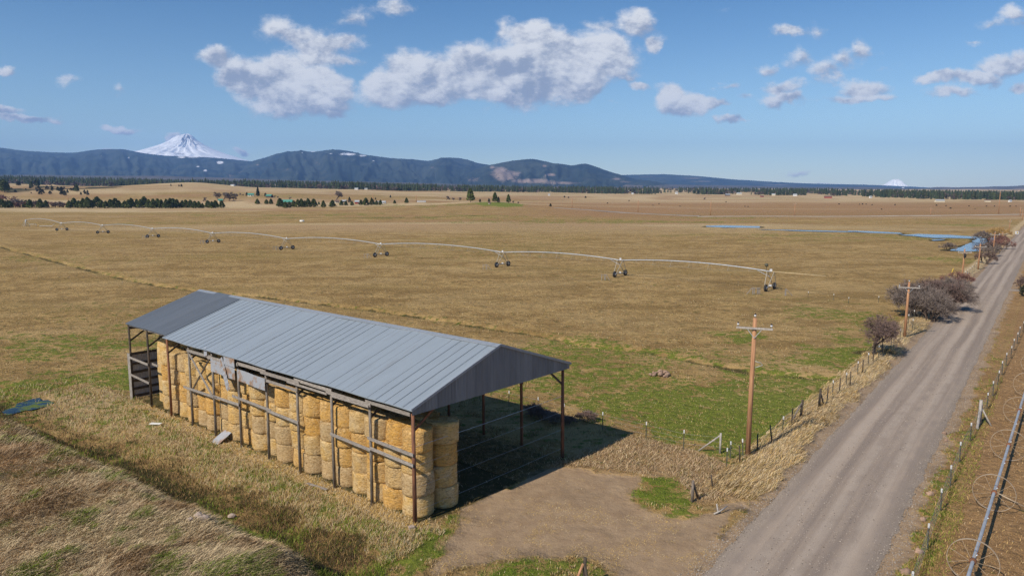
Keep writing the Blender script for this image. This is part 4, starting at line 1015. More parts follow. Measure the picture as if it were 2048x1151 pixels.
# ================================================================== power poles
def power_pole(P, H, label, arm=2.0, lean_=(0, 0), armdir=None, r=.17, transformer=False, group='power poles along the gravel road', detail=True, arms=1):
    root = tag(empty('power_pole', P), label, 'power pole', group)
    top = P + Vector((lean_[0], lean_[1], H))
    MB().tube([P + Vector((0, 0, -.2)), (P + top) / 2, top], r, r * .72, 12).build('pole', M['polewood'], root)
    d = Vector(armdir if armdir is not None else (.97, -.24, 0)).normalized(); z = H - .62
    for k in range(arms):
        c = P + Vector((lean_[0], lean_[1], z - k * 1.1)) + d.cross(Vector((0, 0, 1))) * .2
        MB().beam(c - d * arm / 2, c + d * arm / 2, .09, .115).build('crossarm', M['greywood'], root)
        if detail:
            for sg in (-1, 1):
                MB().beam(c + d * sg * .42 + Vector((0, 0, -.06)), P + Vector((lean_[0], lean_[1], z - .62)) + d.cross(Vector((0, 0, 1))) * .18, .02, .035).build('arm_brace', M['galv'], root)
        for q in ((c - d * (arm / 2 - .1), .065), (c + d * (arm / 2 - .1), .065)) + (((top, 0.0),) if k == 0 else ()):
            a = q[0] + Vector((0, 0, q[1]))
            i_ = MB().lathe(a, [(.02, -.02), (.02, .1), (.07, .11), (.075, .17), (.05, .2)], 10).build('insulator', M['insul'], root)
            if detail: MB().lathe(a, [(.055, .201), (.06, .26), (.03, .29)], 10).build('cap', M['black'], i_)
    if transformer:
        MB().lathe(P + Vector((lean_[0] * .9 - .05, lean_[1] - .32, H - 1.5)), [(.2, 0), (.22, .05), (.22, .6), (.17, .68)], 12).build('transformer', M['black'], root)
    return root
P1 = at(1495, 911)
pp = power_pole(P1, 8.85, 'orange-brown wooden power pole with a grey crossarm, nearest of the row beside the gravel road', 2.15, (.12, .05), (.93, -.36, 0))
q = P1 + Vector((.28, -.1, 5.9)); m = MB(); m.tube([P1 + Vector((.15, 0, 6.15)), q + Vector((.3, .1, .12)), q + Vector((.42, .1, -.02)), P1 + Vector((.13, 0, 5.68))], .018, n=6); m.build('wire_bracket', M['galv'], pp)
POLES = [(1809, 673, 562, 'slim orange power pole between the round bare tree and the dark thicket'), (1923, 566, 498, 'power pole with a dark transformer just beyond the thicket'), (1956, 538, 488, 'power pole rising beside the dark bushes by the stream'),
         (1986, 506, 465, 'power pole behind the bushes with its crossarm against the golden willow'), (2003, 485, 464.5, 'power pole standing at the far side of the bushes by the stream'), (2018, 463, 440, 'short dark power pole beside the far bend of the gravel road')]
for k, (u, v, vt, lb) in enumerate(POLES):
    P = at(u, v); H = (v - vt) * P.y / F * 1.01
    power_pole(P, H, lb, 2.2 if k != 5 else 1.2, (.1, 0), (.95, -.3, 0), .16, k == 1, detail=k < 3)
for (u, v, vt, lb, ar) in [(1997, 428, 384, 'very tall orange power pole beyond the pale far road', 2.4), (1861, 431, 415, 'orange power pole standing on the pale far road', 2.0), (1589, 432.5, 406.5, 'lone reddish power pole in the middle of the brown far pasture', 2.4), (1144, 417.5, 395, 'red-brown power pole beside the grey farm track', 2.0), (1276, 424.5, 400, 'faint power pole left of the middle of the far farm track', 2.0), (1421, 430, 402, 'faint power pole on the brown far pasture near the stream', 2.0), (832.5, 404, 390, 'power pole left of the long white shed', 1.6), (746, 402, 388, 'power pole among the small pines by the red shed', 1.6), (136.5, 404, 393, 'thin power pole behind the long pine windbreak', 1.6), (2040, 432, 414, 'power pole at the far end of the gravel road', 1.6), (2044, 441, 420, 'pale power pole close to the far end of the gravel road', 1.6)]:
    P = at(u, v); power_pole(P, (v - vt) * P.y / F, lb, ar, (0, 0), (1, 0, 0), max(.17, P.y * .00045), group='far power poles', detail=False)
P = at(1897, 560); tag(MB().tube([P, P + Vector((1.0, .4, 2.2))], .06, n=8).build('guy_guard', M['yellow'], origin=P), 'leaning yellow guy wire guard beside the thicket', 'guy guard')
P = at(2033, 472); sg = tag(empty('road_sign', P), 'small white sign with a yellow patch beside the far road', 'sign')
MB().tube([P, P + Vector((0, 0, 1.2))], .05, n=6).build('post', M['greywood'], sg); MB().box((P.x, P.y - .06, P.z + 1.3), (1.6, .05, 1.1), .2).build('panel', M['white'], sg); MB().box((P.x + .15, P.y - .13, P.z + 1.35), (.5, .02, .5), .2).build('patch', M['yellow'], sg)

# ================================================================== fences
def t_post(m, P, h=1.25, r=.022): m.beam(P + Vector((0, 0, -.1)), P + Vector((0, 0, h)), r * 2, r * 2, up=(0, 1, 0))
def wires(root, pts, heights, r=.007):
    for hh in heights:
        MB().tube([Vector(p) + Vector((0, 0, hh)) for p in pts], r, n=4, cap=False).build('wire', M['wire'], root)
def post_at(root, P, h=1.25, white=True, wood=False, lean_=(0, 0), r=None, mat=None):
    top = P + Vector((lean_[0], lean_[1], h))
    if wood:
        return MB().tube([P + Vector((0, 0, -.1)), top], r or .09, (r or .09) * .85, 8).build('post', mat or M['fencewood'], root)
    o = MB().beam(P + Vector((0, 0, -.1)), top, .05, .05, up=(0, 1, 0)).build('post', M['tpost'], root)
    if white: MB().beam(top - (top - P).normalized() * .2, top + (top - P).normalized() * .012, .062, .062, up=(0, 1, 0)).build('white_tip', M['white'], o)
    return o
G3_ = lambda q: Vector((q[0], q[1], gz1(q[0], q[1])))
east = tag(empty('wire_fence', G3_(road_pt(37.6, -3.47))), 'barbed wire fence on white-tipped posts between gravel road and brown field', 'fence')
sE = [22.5, 27.3, 32.3, 37.6, 42.7, 46.8, 51.6, 56.4] + [66 + 4.4 * k for k in range(24)]
tE = lambda s: -3.5 + max(0, s - 50) * .0295 - max(0, s - 130) * .02
ptsE = []
er = random.Random(8)
for k, s in enumerate(sE):
    P = G3_(road_pt(s, tE(s) + er.uniform(-.06, .06))); ptsE.append(P); post_at(east, P, 1.25 + er.uniform(-.05, .05), True, lean_=(er.uniform(-.05, .05), er.uniform(-.05, .05)))
B = G3_(road_pt(61.2, -3.15)); ptsE.insert(8, B)
post_at(east, B, 1.75, wood=True, r=.13, mat=M['greywood']); post_at(east, B + Vector((-.25, -.35, 0)), 1.5, wood=True, r=.1, lean_=(.15, .2), mat=M['greywood'])
MB().tube([B + Vector((-.95, -1.25, -.1)), B + Vector((0, 0, 1.25))], .09, n=8).build('brace_post', M['greywood'], east); MB().tube([B + Vector((.5, -.55, 0)), B + Vector((.05, .1, 1.3))], .06, n=8).build('brace_post', M['greywood'], east)
wires(east, ptsE, (.35, .65, .95, 1.18))
west = tag(empty('wire_fence', G3_(road_pt(46, -14.3))), 'old wire fence of dark posts in the straw-coloured verge left of the road', 'fence')
wr = random.Random(9); ptsW = []
WP = [(1426, 978, .85, 'd', (-.12, .05)), (1453, 935, 1.25, 'w', (0, 0)), (1461, 916, 1.1, 'w', (-.02, 0)), (1480, 926, 1.15, 'd', (-.08, 0)), (1486, 914, 1.2, 'w', (-.08, 0)), (1515, 902, 1.15, 'd', (-.04, 0)), (1545, 886, 1.25, 'd', (-.2, .05)), (1565, 863, 1.1, 'w', (.02, 0)), (1583, 848, 1.2, 'd', (.03, 0)), (1601, 835, 1.3, 'D', (.1, 0)), (1638, 813, 1.35, 'D', (.05, 0)), (1654, 802, 1.2, 'd', (.03, 0)), (1665, 789, 1.2, 'w', (0, 0)), (1679, 784, 1.2, 'd', (0, 0)), (1692, 770, 1.1, 'w', (0, 0)), (1700, 770, 1.2, 'd', (0, 0)), (1715, 748, 1.2, 'w', (0, 0)), (1725, 745, 1.2, 'd', (0, 0)), (1736, 730, 1.2, 'w', (0, 0)), (1746, 722, 1.2, 'd', (0, 0)), (1757, 714, 1.2, 'w', (0, 0)), (1764, 706, 1.2, 'd', (0, 0)), (1782, 692, 1.2, 'w', (0, 0)), (1800, 678, 1.2, 'w', (0, 0)), (1825, 657, 1.2, 'w', (0, 0))]
for (u, v, h, kd, ln) in WP:
    P = at(u, v); ptsW.append(P)
    if kd == 'w': post_at(west, P, h, True, lean_=ln)
    else: post_at(west, P, h * (1.05 if kd == 'D' else 1), wood=True, r=.1 if kd == 'D' else .05, lean_=ln, mat=M['darkwood'])
for (u, v), (du, dv) in (((1601, 835), (-.85, -.55)), ((1638, 813), (.6, .5))):
    P = at(u, v); MB().tube([P + Vector((du, dv, -.05)), P + Vector((.05, 0, 1.15))], .06, n=8).build('brace_post', M['fencewood'], west)
for s in np.arange(102, 190, 4.2):
    P = G3_(road_pt(s, -13.6 + (s - 100) * .012)); ptsW.append(P); post_at(west, P, 1.2, wr.random() < .6, wood=False)
wires(west, ptsW[1:], (.4, .75, 1.05))
# fence running back past the barn, ending in a leaning wooden brace
side = tag(empty('wire_fence', at(1440, 905)), 'short grey wooden brace and thin white-tipped posts of the fence behind the barn', 'fence')
P = at(1440, 906); post_at(side, P, 1.35, wood=True, r=.075, mat=M['greywood']); MB().tube([P + Vector((-1.25, .5, .0)), P + Vector((-.02, 0, 1.2))], .05, n=8).build('brace_post', M['greywood'], side)
ptsS = [P]
for (u, v, h) in [(1367, 898, 1.3), (1292, 879, 1.25), (1205, 858, 1.25), (1128, 840, 1.25), (1076, 826, 1.25), (1018, 812, 1.25), (960, 798, 1.2)]:
    P = at(u, v); ptsS.append(P); post_at(side, P, h, True)
wires(side, ptsS, (.4, .75, 1.05), .006)
# gate posts either side of the yard entrance
P = at(1384, 1003); gp = tag(empty('gate_post', P), 'short weathered gate post with a brace at the grassy corner of the yard', 'gate post')
MB().tube([P + Vector((0, 0, -.1)), P + Vector((.02, 0, 1.2))], .085, .075, 8).build('post', M['fencewood'], gp); MB().tube([P + Vector((.45, .35, -.05)), P + Vector((.05, 0, 1.05))], .06, n=8).build('brace_post', M['darkwood'], gp)
P = G3_(flat_at(1167, 1175)); gp = tag(empty('gate_post', P), 'dark gate post with an orange leaning brace at the bottom edge of the yard', 'gate post')
MB().tube([P + Vector((0, 0, -.1)), P + Vector((.06, .05, 1.35))], .075, .07, 8).build('post', M['darkwood'], gp); MB().tube([P + Vector((-.55, -.3, -.05)), P + Vector((-.02, 0, 1.1))], .06, n=8).build('brace_post', M['polewood'], gp); MB().tube([P + Vector((.25, -.5, -.05)), P + Vector((.03, 0, 1.05))], .06, n=8).build('brace_post', M['darkwood'], gp)
P = at(1440, 1027); tag(MB().tube([P + Vector((-.35, -.1, .05)), P + Vector((0, 0, .16)), P + Vector((.45, .3, .3))], .05, .03, 7).tube([P + Vector((-.1, 0, .1)), P + Vector((-.12, .25, .45))], .05, .035, 7).build('dead_branch', M['greywood'], origin=P), 'forked grey branch lying at the edge of the road', 'branch')
# row of braces and posts along the pivot, where the tower wheels cross the field fence
def brace_set(u, v, posts, diag, k, lb):
    P = at(u, v); root = tag(empty('fence_brace', P), lb, 'fence brace', 'pale braces of the field fence'); m_ = P.y / F
    for du, h in posts:
        a = P + Vector((du * m_, du * m_ * .15, 0)); MB().beam(a, a + Vector((0, 0, h)), .11, .11, up=(0, 1, 0)).build('post', M['board'], root)
    for d0, d1, h in diag:
        MB().beam(P + Vector((d0 * m_, 0, 0)), P + Vector((d1 * m_, 0, h)), .09, .09, up=(0, 1, 0)).build('brace_post', M['board'], root)
    if len(posts) > 2: MB().beam(P + Vector((posts[0][0] * m_, 0, 1.0)), P + Vector((posts[-1][0] * m_, 0, 1.0)), .05, .08).build('rail', M['board'], root)
brace_set(1508, 588, [(-3, 1.1), (0, 1.1), (7, 1.1), (9, 1.1), (12, 1.1)], [(-15, -4, 1.1)], 0, 'pale fence brace with five stakes left of the nearest pivot tower')
brace_set(1570, 591, [(0, 1.1), (1.5, 1.1)], [(15, 2, 1.1)], 1, 'pale fence brace right of the nearest pivot tower')
for k, (u, v) in enumerate([(1208, 560), (971, 538.5), (733, 516), (551, 500), (405, 487), (289, 477)]):
    sc_ = 1 - .06 * k; brace_set(u, v, [(-5 * sc_, 1.15), (1 * sc_, 1.15), (3 * sc_, 1.15)], [(11 * sc_, 4 * sc_, 1.15)], k, f'pale stick fence brace left of the {ordn(k + 1)} pivot tower from the right')
ff = tag(empty('wire_fence', at(1616, 595)), 'sparse row of pale-tipped thin posts crossing the field right of the pivot', 'fence'); pf = []
for (u, v) in [(1616, 595), (1667, 600), (1697, 607), (1757, 605), (1806, 612)]:
    P = at(u, v); pf.append(P); post_at(ff, P, 1.0, True)
wires(ff, pf, (.8,), .006)

# ================================================================== centre pivot sprinkler
pt = [Vector((x, y, gz1(x, y))) for x, y in TOWERS]; pc = Vector((PIVOT[0], PIVOT[1], gz1(*PIVOT)))
pivot = tag(empty('centre_pivot', pc), 'long centre pivot sprinkler arching across the field on nine wheeled towers', 'irrigation pivot')
along = (pt[0] - pc).normalized(); trav = Vector((-along.y, along.x, 0)).normalized()
PH = 3.2
def tower(P, parent, last=False):
    t = empty('tower', P); t.parent = parent; t.location = P - Vector(parent.location)
    top = P + Vector((0, 0, PH))
    def B_(): return MB()
    for sg in (-1, 1):
        ft = P + trav * sg * 1.95 + Vector((0, 0, .6)); 
        for e in (-.28, .28):
            B_().beam(ft + along * e, top + along * e * 2.2 + trav * sg * .12, .085, .085).build('leg', M['leg'], t)
        wv = B_(); c = P + trav * sg * 2.0 + Vector((0, 0, .58))
        wv.lathe(c - along * .16, [(.30, 0), (.55, .0), (.60, .05), (.62, .16), (.60, .27), (.55, .32), (.30, .32)], 20, along)
        wl = wv.build('wheel', M['rubber'], t)
        MB().lathe(c - along * .17, [(.08, 0), (.29, .01), (.29, .33), (.08, .34)], 14, along).build('rim', M['galv'], wl)
    B_().beam(P + trav * -1.95 + Vector((0, 0, .66)), P + trav * 1.95 + Vector((0, 0, .66)), .14, .16).build('base_beam', M['leg'], t)
    B_().box(tuple(P + Vector((0, 0, .82))), (.35, .3, .25)).build('drive_motor', M['insul'], t)
    B_().box(tuple(top + Vector((0, 0, .22))), (.34, .34, .42)).build('control_box', M['insul'], t)
    B_().beam(top - along * 2.3 + Vector((0, 0, .05)), P + trav * 0 - along * .1 + Vector((0, 0, 2.3)), .07, .07).build('truss_strut', M['galv'], t)
    return t
for k, P in enumerate(pt): tower(P, pivot, k == 0)
ends = [pc] + pt[::-1]
def span(A, B, parent, drops=True, k=0):
    a = A + Vector((0, 0, PH)); b = B + Vector((0, 0, PH)); L = (b - a).length; rise = .022 * L; n = 22
    f = lambda t: a.lerp(b, t) + Vector((0, 0, 4 * rise * t * (1 - t)))
    sp = MB().tube([f(i / n) for i in range(n + 1)], .102, n=8).build('span_pipe', M['pipe'], parent)
    nj = 7
    low = lambda t, sg: f(t) + Vector((0, 0, -1.05 * min(1, 3.2 * min(t, 1 - t)))) + trav * sg * .75 * min(1, 3.2 * min(t, 1 - t))
    tt = [(j + 1) / (nj + 1) for j in range(nj)]
    for j, t in enumerate(tt):
        m = MB()
        for sg in (-1, 1): m.beam(f(t), low(t, sg), .032, .032)
        m.beam(low(t, -1), low(t, 1), .028, .028); m.build('truss_strut', M['leg'], sp)
    for sg in (-1, 1): MB().tube([f(0.01)] + [low(t, sg) for t in tt] + [f(.99)], .008, n=4).build('truss_rod', M['leg'], sp)
for k, (A, B) in enumerate(zip(ends[:-1], ends[1:])): span(A, B, pivot, True, k)
tip = pt[0] + along * 9 + Vector((0, 0, PH - .1)); MB().tube([pt[0] + Vector((0, 0, PH)), tip], .09, .07, 8).build('overhang_pipe', simple_mat('buff_pipe', (.55, .42, .24), (.42, .32, .18), .6), pivot)
q = pt[0] - along * .8 + Vector((0, 0, PH)); eg = MB().tube([q, q + Vector((0, 0, .8))], .05, n=6).build('mast', M['darkwood'], pivot); MB().lathe(q + Vector((0, 0, .8)), [(.1, 0), (.3, .1), (.3, .45), (.1, .55)], 10).build('beacon', M['tpost'], eg)
m = MB()
for sx, sy in ((-1, -1), (1, -1), (1, 1), (-1, 1)): m.beam(pc + along * sx * 1.4 + trav * sy * 1.4, pc + along * sx * .25 + trav * sy * .25 + Vector((0, 0, PH)), .11, .11)
m.build('pivot_base', M['leg'], pivot); MB().tube([pc, pc + Vector((0, 0, PH + .3))], .16, n=10).build('riser_pipe', M['pipe'], pivot)
hl = MB(); hl.tube([pc + Vector((2, -.5, 0)), pc + Vector((2, -.5, 1.1)), pc + Vector((5.5, -.5, 1.1)), pc + Vector((5.5, -.5, 0))], .1, n=8); hl.tube([pc + Vector((7, -.5, .3)), pc + Vector((13, -.5, .25)), pc + Vector((14.5, -.5, 1.3))], .1, n=8)
tag(hl.build('supply_pipe', M['pipe'], origin=pc), 'bent grey water pipes on the ground beside the pivot base', 'pipe')

# ================================================================== wheel line beside the road
wl = tag(empty('wheel_line', G3_(road_pt(35.3, -1.62))), 'long grey wheel line pipe on tall spoked wheels in the brown field', 'irrigation wheel line')
WZ = 1.0; wt = lambda s: -1.62 + (s - 35.3) * .0268
wp = lambda s, z=WZ: Vector((*road_pt(s, wt(s)), gz1(*road_pt(s, wt(s))) + z))
MB().tube([wp(s) for s in np.arange(17.3, 150, 3.0)], .075, n=10).build('pipe', M['pipe'], wl)
adir = (wp(60) - wp(30)).normalized(); up = Vector((0, 0, 1)); sd = adir.cross(up).normalized()
for k, s in enumerate([26.2, 35.3, 44.4, 53.6, 62.8, 72.0, 81.2, 90.4, 99.6, 108.8, 118, 127.2, 136.4]):
    c = wp(s); tl = (-.10, .04, .09, .02, -.05)[k % 5]; ax = (adir + sd * tl).normalized(); x = ax.cross(up).normalized(); y = ax.cross(x)
    ph = k * .7
    ring = [c + x * (math.cos(a) * .98) + y * (math.sin(a) * .98) for a in np.linspace(0, 2 * math.pi, 41)]
    rm = MB()
    for i in range(40):       # flat steel band with a small lip
        a0_, a1_ = ring[i], ring[i + 1]
        rm.hexa([a0_ - ax * .04, a1_ - ax * .04, a1_ + ax * .04, a0_ + ax * .04, a0_.lerp(c, .02) - ax * .04, a1_.lerp(c, .02) - ax * .04, a1_.lerp(c, .02) + ax * .04, a0_.lerp(c, .02) + ax * .04])
    r_ = rm.build('wheel', M['wheelrim'], wl)
    sp = MB()
    for i in range(9):
        a = ph + 2 * math.pi * i / 9; sp.tube([c + x * math.cos(a) * .1 + ax * (.06 if i % 2 else -.06), c + x * math.cos(a) * .97 + y * 0 + y * math.sin(a) * .97], .009, n=5)
    sp.build('spokes', M['wheelrim'], r_); MB().lathe(c - ax * .1, [(.1, 0), (.14, .01), (.14, .19), (.1, .2)], 12, ax).build('hub', M['rust'], r_)
for k, s in enumerate(np.arange(21.7, 140, 4.57)):
    c = wp(s + .3); n_ = MB().tube([c, c + sd * .12 + up * .16], .025, n=6).build('sprinkler', M['galv'], wl); MB().lathe(c + sd * .12 + up * .16, [(.02, 0), (.035, .03), (.02, .1)], 8).build('nozzle', M['rust'], n_)
c = wp(44.6); MB().tube([c, c + sd * 2.0 + adir * .5 + up * -.9], .03, n=6).build('outrigger', M['wheelrim'], wl)
# ================================================================== trees
def tuft_crown(name, pts, nrm, size, r, mat, tris=2, flat=.6):
    """many needle or leaf tufts at given points"""
    n = len(pts); V = []; Ft = []
    d1 = r.normal(size=(n * tris, 3)); d1[:, 2] *= flat; d1 /= np.linalg.norm(d1, axis=1)[:, None]
    d2 = r.normal(size=(n * tris, 3)); d2[:, 2] *= flat; d2 -= d1 * (d1 * d2).sum(1)[:, None]; d2 /= np.linalg.norm(d2, axis=1)[:, None]
    P = np.repeat(pts, tris, 0); S = np.repeat(size, tris)[:, None] * r.uniform(.7, 1.3, (n * tris, 1))
    a = P - d1 * S * .5 - d2 * S * .35; b = P + d1 * S * .6; c = P - d1 * S * .3 + d2 * S * .6
    V = np.stack([a, b, c], 1).reshape(-1, 3); Ft = np.arange(len(V)).reshape(-1, 3)
    return np_mesh(name, V, None, Ft, mat)
def pine_crown(seed, H=1.0, Wd=.36, n=420, base=.1, shape=1.0, size=.10, mat='pine', lump=.5):
    r = np.random.default_rng(seed); z = base + (1 - base) * r.random(n * 4) ** .8
    prof = Wd * np.clip((1 - (z - base) / (1 - base)), 0, 1) ** shape * np.minimum(1, (z - base) / .12 + .35)
    A = r.uniform(0, 2 * math.pi, n * 4)
    lum = .62 + lump * (fbm(np.cos(A) * 1.5 + seed * 5.1 + 30, np.sin(A) * 1.5 + z * 5 + 30, 3, seed))
    keep = fbm(np.cos(A) * 2.2 + 50 + seed, np.sin(A) * 2.2 + z * 9, 2, seed + 3) > .40
    rd = prof * lum * np.sqrt(r.uniform(.25, 1, n * 4))
    P = np.stack([rd * np.cos(A), rd * np.sin(A), z], 1)[keep][:n]
    return tuft_crown('crown', P * H, None, np.full(len(P), size * H), r, M[mat], 2)
def trunk_mesh(h, r0):
    m = MB().tube([(0, 0, -.05 * h), (.01 * h, 0, h * .5), (0, 0, h)], r0, r0 * .3, 7)
    me = bpy.data.meshes.new('trunk'); me.from_pydata(m.v, [], m.f); me.materials.append(M['bark']); return me
TRUNK = trunk_mesh(.8, .022)
KIND = {'pine': [pine_crown(s, 1, .50, 520, .06, .62, .13) for s in (1, 2, 3, 4)],
        'bigpine': [pine_crown(s, 1, .34, 620, .12, .55, .095, 'pine', .75) for s in (11, 12)],
        'spruce': [pine_crown(21, 1, .26, 520, .04, .95, .09, 'fir')],
        'juniper': [pine_crown(s, 1, .40, 300, .05, .5, .13, 'juniper', .7) for s in (31, 32, 33)]}
def tree(name, P, H, kind, label, group, wscale=1.0, idx=0):
    o = tag(empty(name, P, random.uniform(0, 6.28)), label, 'tree', group); o.scale = (H * wscale, H * wscale, H)
    t = bpy.data.objects.new('trunk', TRUNK); link(t, o)
    c = bpy.data.objects.new('crown', KIND[kind][idx % len(KIND[kind])]); link(c, o)
    return o
tr = random.Random(5)
def put(u, v, hpx): P = at(u, v); return P, hpx * P.y / F
def bare_mesh(seed, H, spread, stems=1, depth=5, mat='twig', trunk_r=.09, crownfrac=.3, tw=.012, up=.35, kids=3):
    """bare branching shrub or tree; returns (trunk mesh, twig mesh)"""
    r = random.Random(seed); tm = MB(); TV = []; TF = []
    def twig(a, b, w):
        d = (b - a); s = d.cross(Vector((r.uniform(-1, 1), r.uniform(-1, 1), r.uniform(-1, 1)))); 
        if s.length < 1e-5: return
        s = s.normalized() * w; i = len(TV)
        TV.extend([tuple(a - s), tuple(a + s), tuple(b + s * .4), tuple(b - s * .4)]); TF.append((i, i + 1, i + 2, i + 3))
    def grow(p, d, L, rad, k):
        q = p + d * L; mid = (p + q) / 2 + Vector((r.uniform(-1, 1), r.uniform(-1, 1), r.uniform(-.5, .5))) * L * .1
        if k >= depth - 2: tm.tube([p, mid, q], rad, rad * .65, 5, cap=False)
        else: twig(p, mid, max(rad, tw)); twig(mid, q, max(rad * .8, tw))
        if k == 0: return
        for j in range(kids + (1 if k < 3 else 0)):
            a = r.uniform(0, 6.28); sp_ = r.uniform(.45, 1.05)
            perp = d.orthogonal().normalized(); perp = Matrix.Rotation(a, 3, d) @ perp
            nd = (d + perp * sp_ + Vector((0, 0, up * (.5 if k > 2 else .2)))).normalized()
            nd = Vector((nd.x * (1 + spread * .25), nd.y * (1 + spread * .25), nd.z)).normalized()
            t0 = r.uniform(.55, 1.0); grow(p.lerp(q, t0), nd, L * r.uniform(.6, .86), rad * .6, k - 1)
    for s in range(stems):
        a = 6.28 * s / stems + r.uniform(-.4, .4); off = .0 if stems == 1 else H * .12
        p = Vector((math.cos(a) * off, math.sin(a) * off, -.1)); ln = .08 if stems == 1 else .55 * r.uniform(.4, 1.2)
        grow(p, Vector((math.cos(a) * ln, math.sin(a) * ln, 1)).normalized(), H * crownfrac, trunk_r * H / 4, depth)
    if TV:
        zmax = max(v[2] for v in TV); k = H / zmax
        TV = [(x * k, y * k, z * k) for x, y, z in TV]; tm.v = [(x * k, y * k, z * k) for x, y, z in tm.v]
    t_ = bpy.data.meshes.new('trunk'); t_.from_pydata(tm.v, [], tm.f); t_.materials.append(M['bark'])
    c_ = bpy.data.meshes.new('crown'); c_.from_pydata(TV, [], TF); c_.materials.append(M[mat])
    return t_, c_
def bare(name, P, meshes, label, cat='tree', group=None, rz=0.0, sc=1.0):
    o = tag(empty(name, P, rz), label, cat, group); o.scale = sc if hasattr(sc, '__len__') else (sc, sc, sc)
    link(bpy.data.objects.new('trunk', meshes[0]), o); link(bpy.data.objects.new('crown', meshes[1]), o); return o
# the round bare tree and the thicket along the road
bare('bare_tree', at(1747, 708), bare_mesh(5, 4.1, .9, 1, 6, 'twig', .16, .36, .012, .22, 4), 'round bare reddish-brown tree standing on the green verge left of the road', rz=.4)
TH = [bare_mesh(s, 4.6, 1.3, 6, 5, mt, .10, .30, .016, .22, 4) for s, mt in ((41, 'twig_grey'), (42, 'twig_grey'), (43, 'twig'))]
for k, (u, v, sc, lb) in enumerate([(1838, 630, 1.1, 'grey bare hawthorn at the left of the big thicket, behind the slim power pole'), (1862, 641, .98, 'bare hawthorn at the front of the big thicket by the road edge'), (1868, 616, 1.12, 'tall bare hawthorn in the middle of the big thicket'), (1893, 622, .95, 'bare hawthorn leaning over the road at the right of the big thicket'), (1900, 603, 1.0, 'reddish bare hawthorn at the far right end of the big thicket'), (1846, 612, .95, 'bare hawthorn at the back left of the big thicket')]):
    bare('hawthorn_bush', at(u, v), TH[k % 3], lb, 'bush', 'bare hawthorns of the roadside thicket', k * 1.1, (sc * .84, sc * .84, sc * .95))
SM = [bare_mesh(s, 3.0, 1.2, 5, 5, mt, .08, .28, .022, .25, 3) for s, mt in ((51, 'twig'), (52, 'twig_red'), (53, 'twig_gold'), (54, 'twig_grey'))]
for u, v, sc, k, lb in [(1912, 574, 1.0, 1, 'small reddish bush at the foot of the power pole with the transformer'), (1970, 527, 1.1, 0, 'dark bare bush on the road verge below the stream pool'), (1983, 512, 1.0, 3, 'low rounded grey bush between the dark bush and the road'), (2006, 499, 1.2, 1, 'dark red bare bush close to the road above the grey rounded bush'), (1975, 503, 1.1, 0, 'bare bush on the bank of the stream pool'), (1961, 507, 1.0, 3, 'grey bush standing in the right end of the stream pool'), (1894, 502, .9, 3, 'small lone bush at the left tip of the stream pool'), (1968, 483, 1.3, 3, 'pale grey willow between the stream and the pool'), (1985, 476, 1.35, 2, 'golden bare willow beyond the stream bushes'), (2003, 474, 1.35, 2, 'golden bare willow nearest the road beyond the stream'), (1996, 488, 1.1, 1, 'red-brown bush behind the dark red bush by the road')]:
    bare('willow' if k == 2 else 'bare_bush', at(u, v), SM[k], lb, 'bush', rz=u * .3, sc=sc)
DB = [bare_mesh(s, 1.0, .6, 14, 3, mt, .05, .5, .011, .5, 4) for s, mt in ((61, 'twig'), (62, 'twig_grey'))]
for u, v, sc, k, lb in [(1066, 832, 1.15, 0, 'dark dry weed clump behind the open end of the barn'), (1085, 838, 1.0, 0, 'brown dry weed clump beside the second far post of the barn'), (1108, 845, .9, 1, 'dry weed clump just left of the far right barn post'), (1135, 848, .8, 0, 'low dry weed clump just right of the far right barn post'), (1172, 843, 1.05, 0, 'lone reddish dry shrub in the grass beyond the barn shadow')]:
    bare('dry_shrub', at(u, v), DB[k], lb, 'shrub', rz=u * .7, sc=(sc * 1.3, sc * 1.3, sc))
P = at(2052, 592); tree('juniper_bush', P, 2.2, 'juniper', 'dark green bush at the right edge beside the side lane', None, 1.2)
P = at(2046, 578); bare('bare_bush', P, SM[0], 'brown bush at the right edge behind the side lane', 'bush', rz=2, sc=.9)

# ---- windbreak rows
row1 = [(4, 14), (12, 11), (20, 12), (52, 12), (60, 14), (81, 15), (92, 12), (139, 12), (149, 16), (158, 12), (167, 16), (176, 18), (184, 13), (195, 18), (203, 13), (212, 12), (221, 14), (231, 16), (238, 12), (250, 12), (257, 14), (263, 16), (274, 14), (282, 14), (289, 18), (298, 14), (307, 15), (316, 15), (323, 14), (333, 15), (341, 16), (347, 15), (354, 14), (365, 12), (372, 13), (381, 13), (390, 12), (398, 11), (405, 8), (416, 12), (424, 11), (431, 12), (444, 12)]
vb = lambda u: 415.5 - .0 * u + (0 if u < 110 else .5)
for k, (u, h) in enumerate(row1):
    P, H = put(u, vb(u) + tr.uniform(-.5, .6), h * 1.2)
    tree('pine_tree', P, H, 'pine', f'young dark green pine in the long windbreak, {ordn(k)} from its left end', 'pines of the long windbreak', tr.uniform(1.0, 1.3), k)
BR = [bare_mesh(s, 1.0, 1.0, 5, 4, mt, .1, .3, .016, .3, 3) for s, mt in ((71, 'twig'), (72, 'twig_grey'), (73, 'twig_red'))]
for k, (u, h) in enumerate([(28, 15), (37, 18), (46, 14), (68, 16), (75, 14), (99, 14), (115, 13), (123, 11), (131, 10), (243, 9), (360, 9), (8, 20)]):
    P, H = put(u, 415 if u > 10 else 408, h); bare('bare_bush', P, BR[k % 3], f'purplish bare bush among the windbreak pines, {ordn(k)} counting from its left end' if u > 10 else 'lone round bare bush above the left end of the windbreak', 'bush', 'bare bushes of the windbreak', k, H)
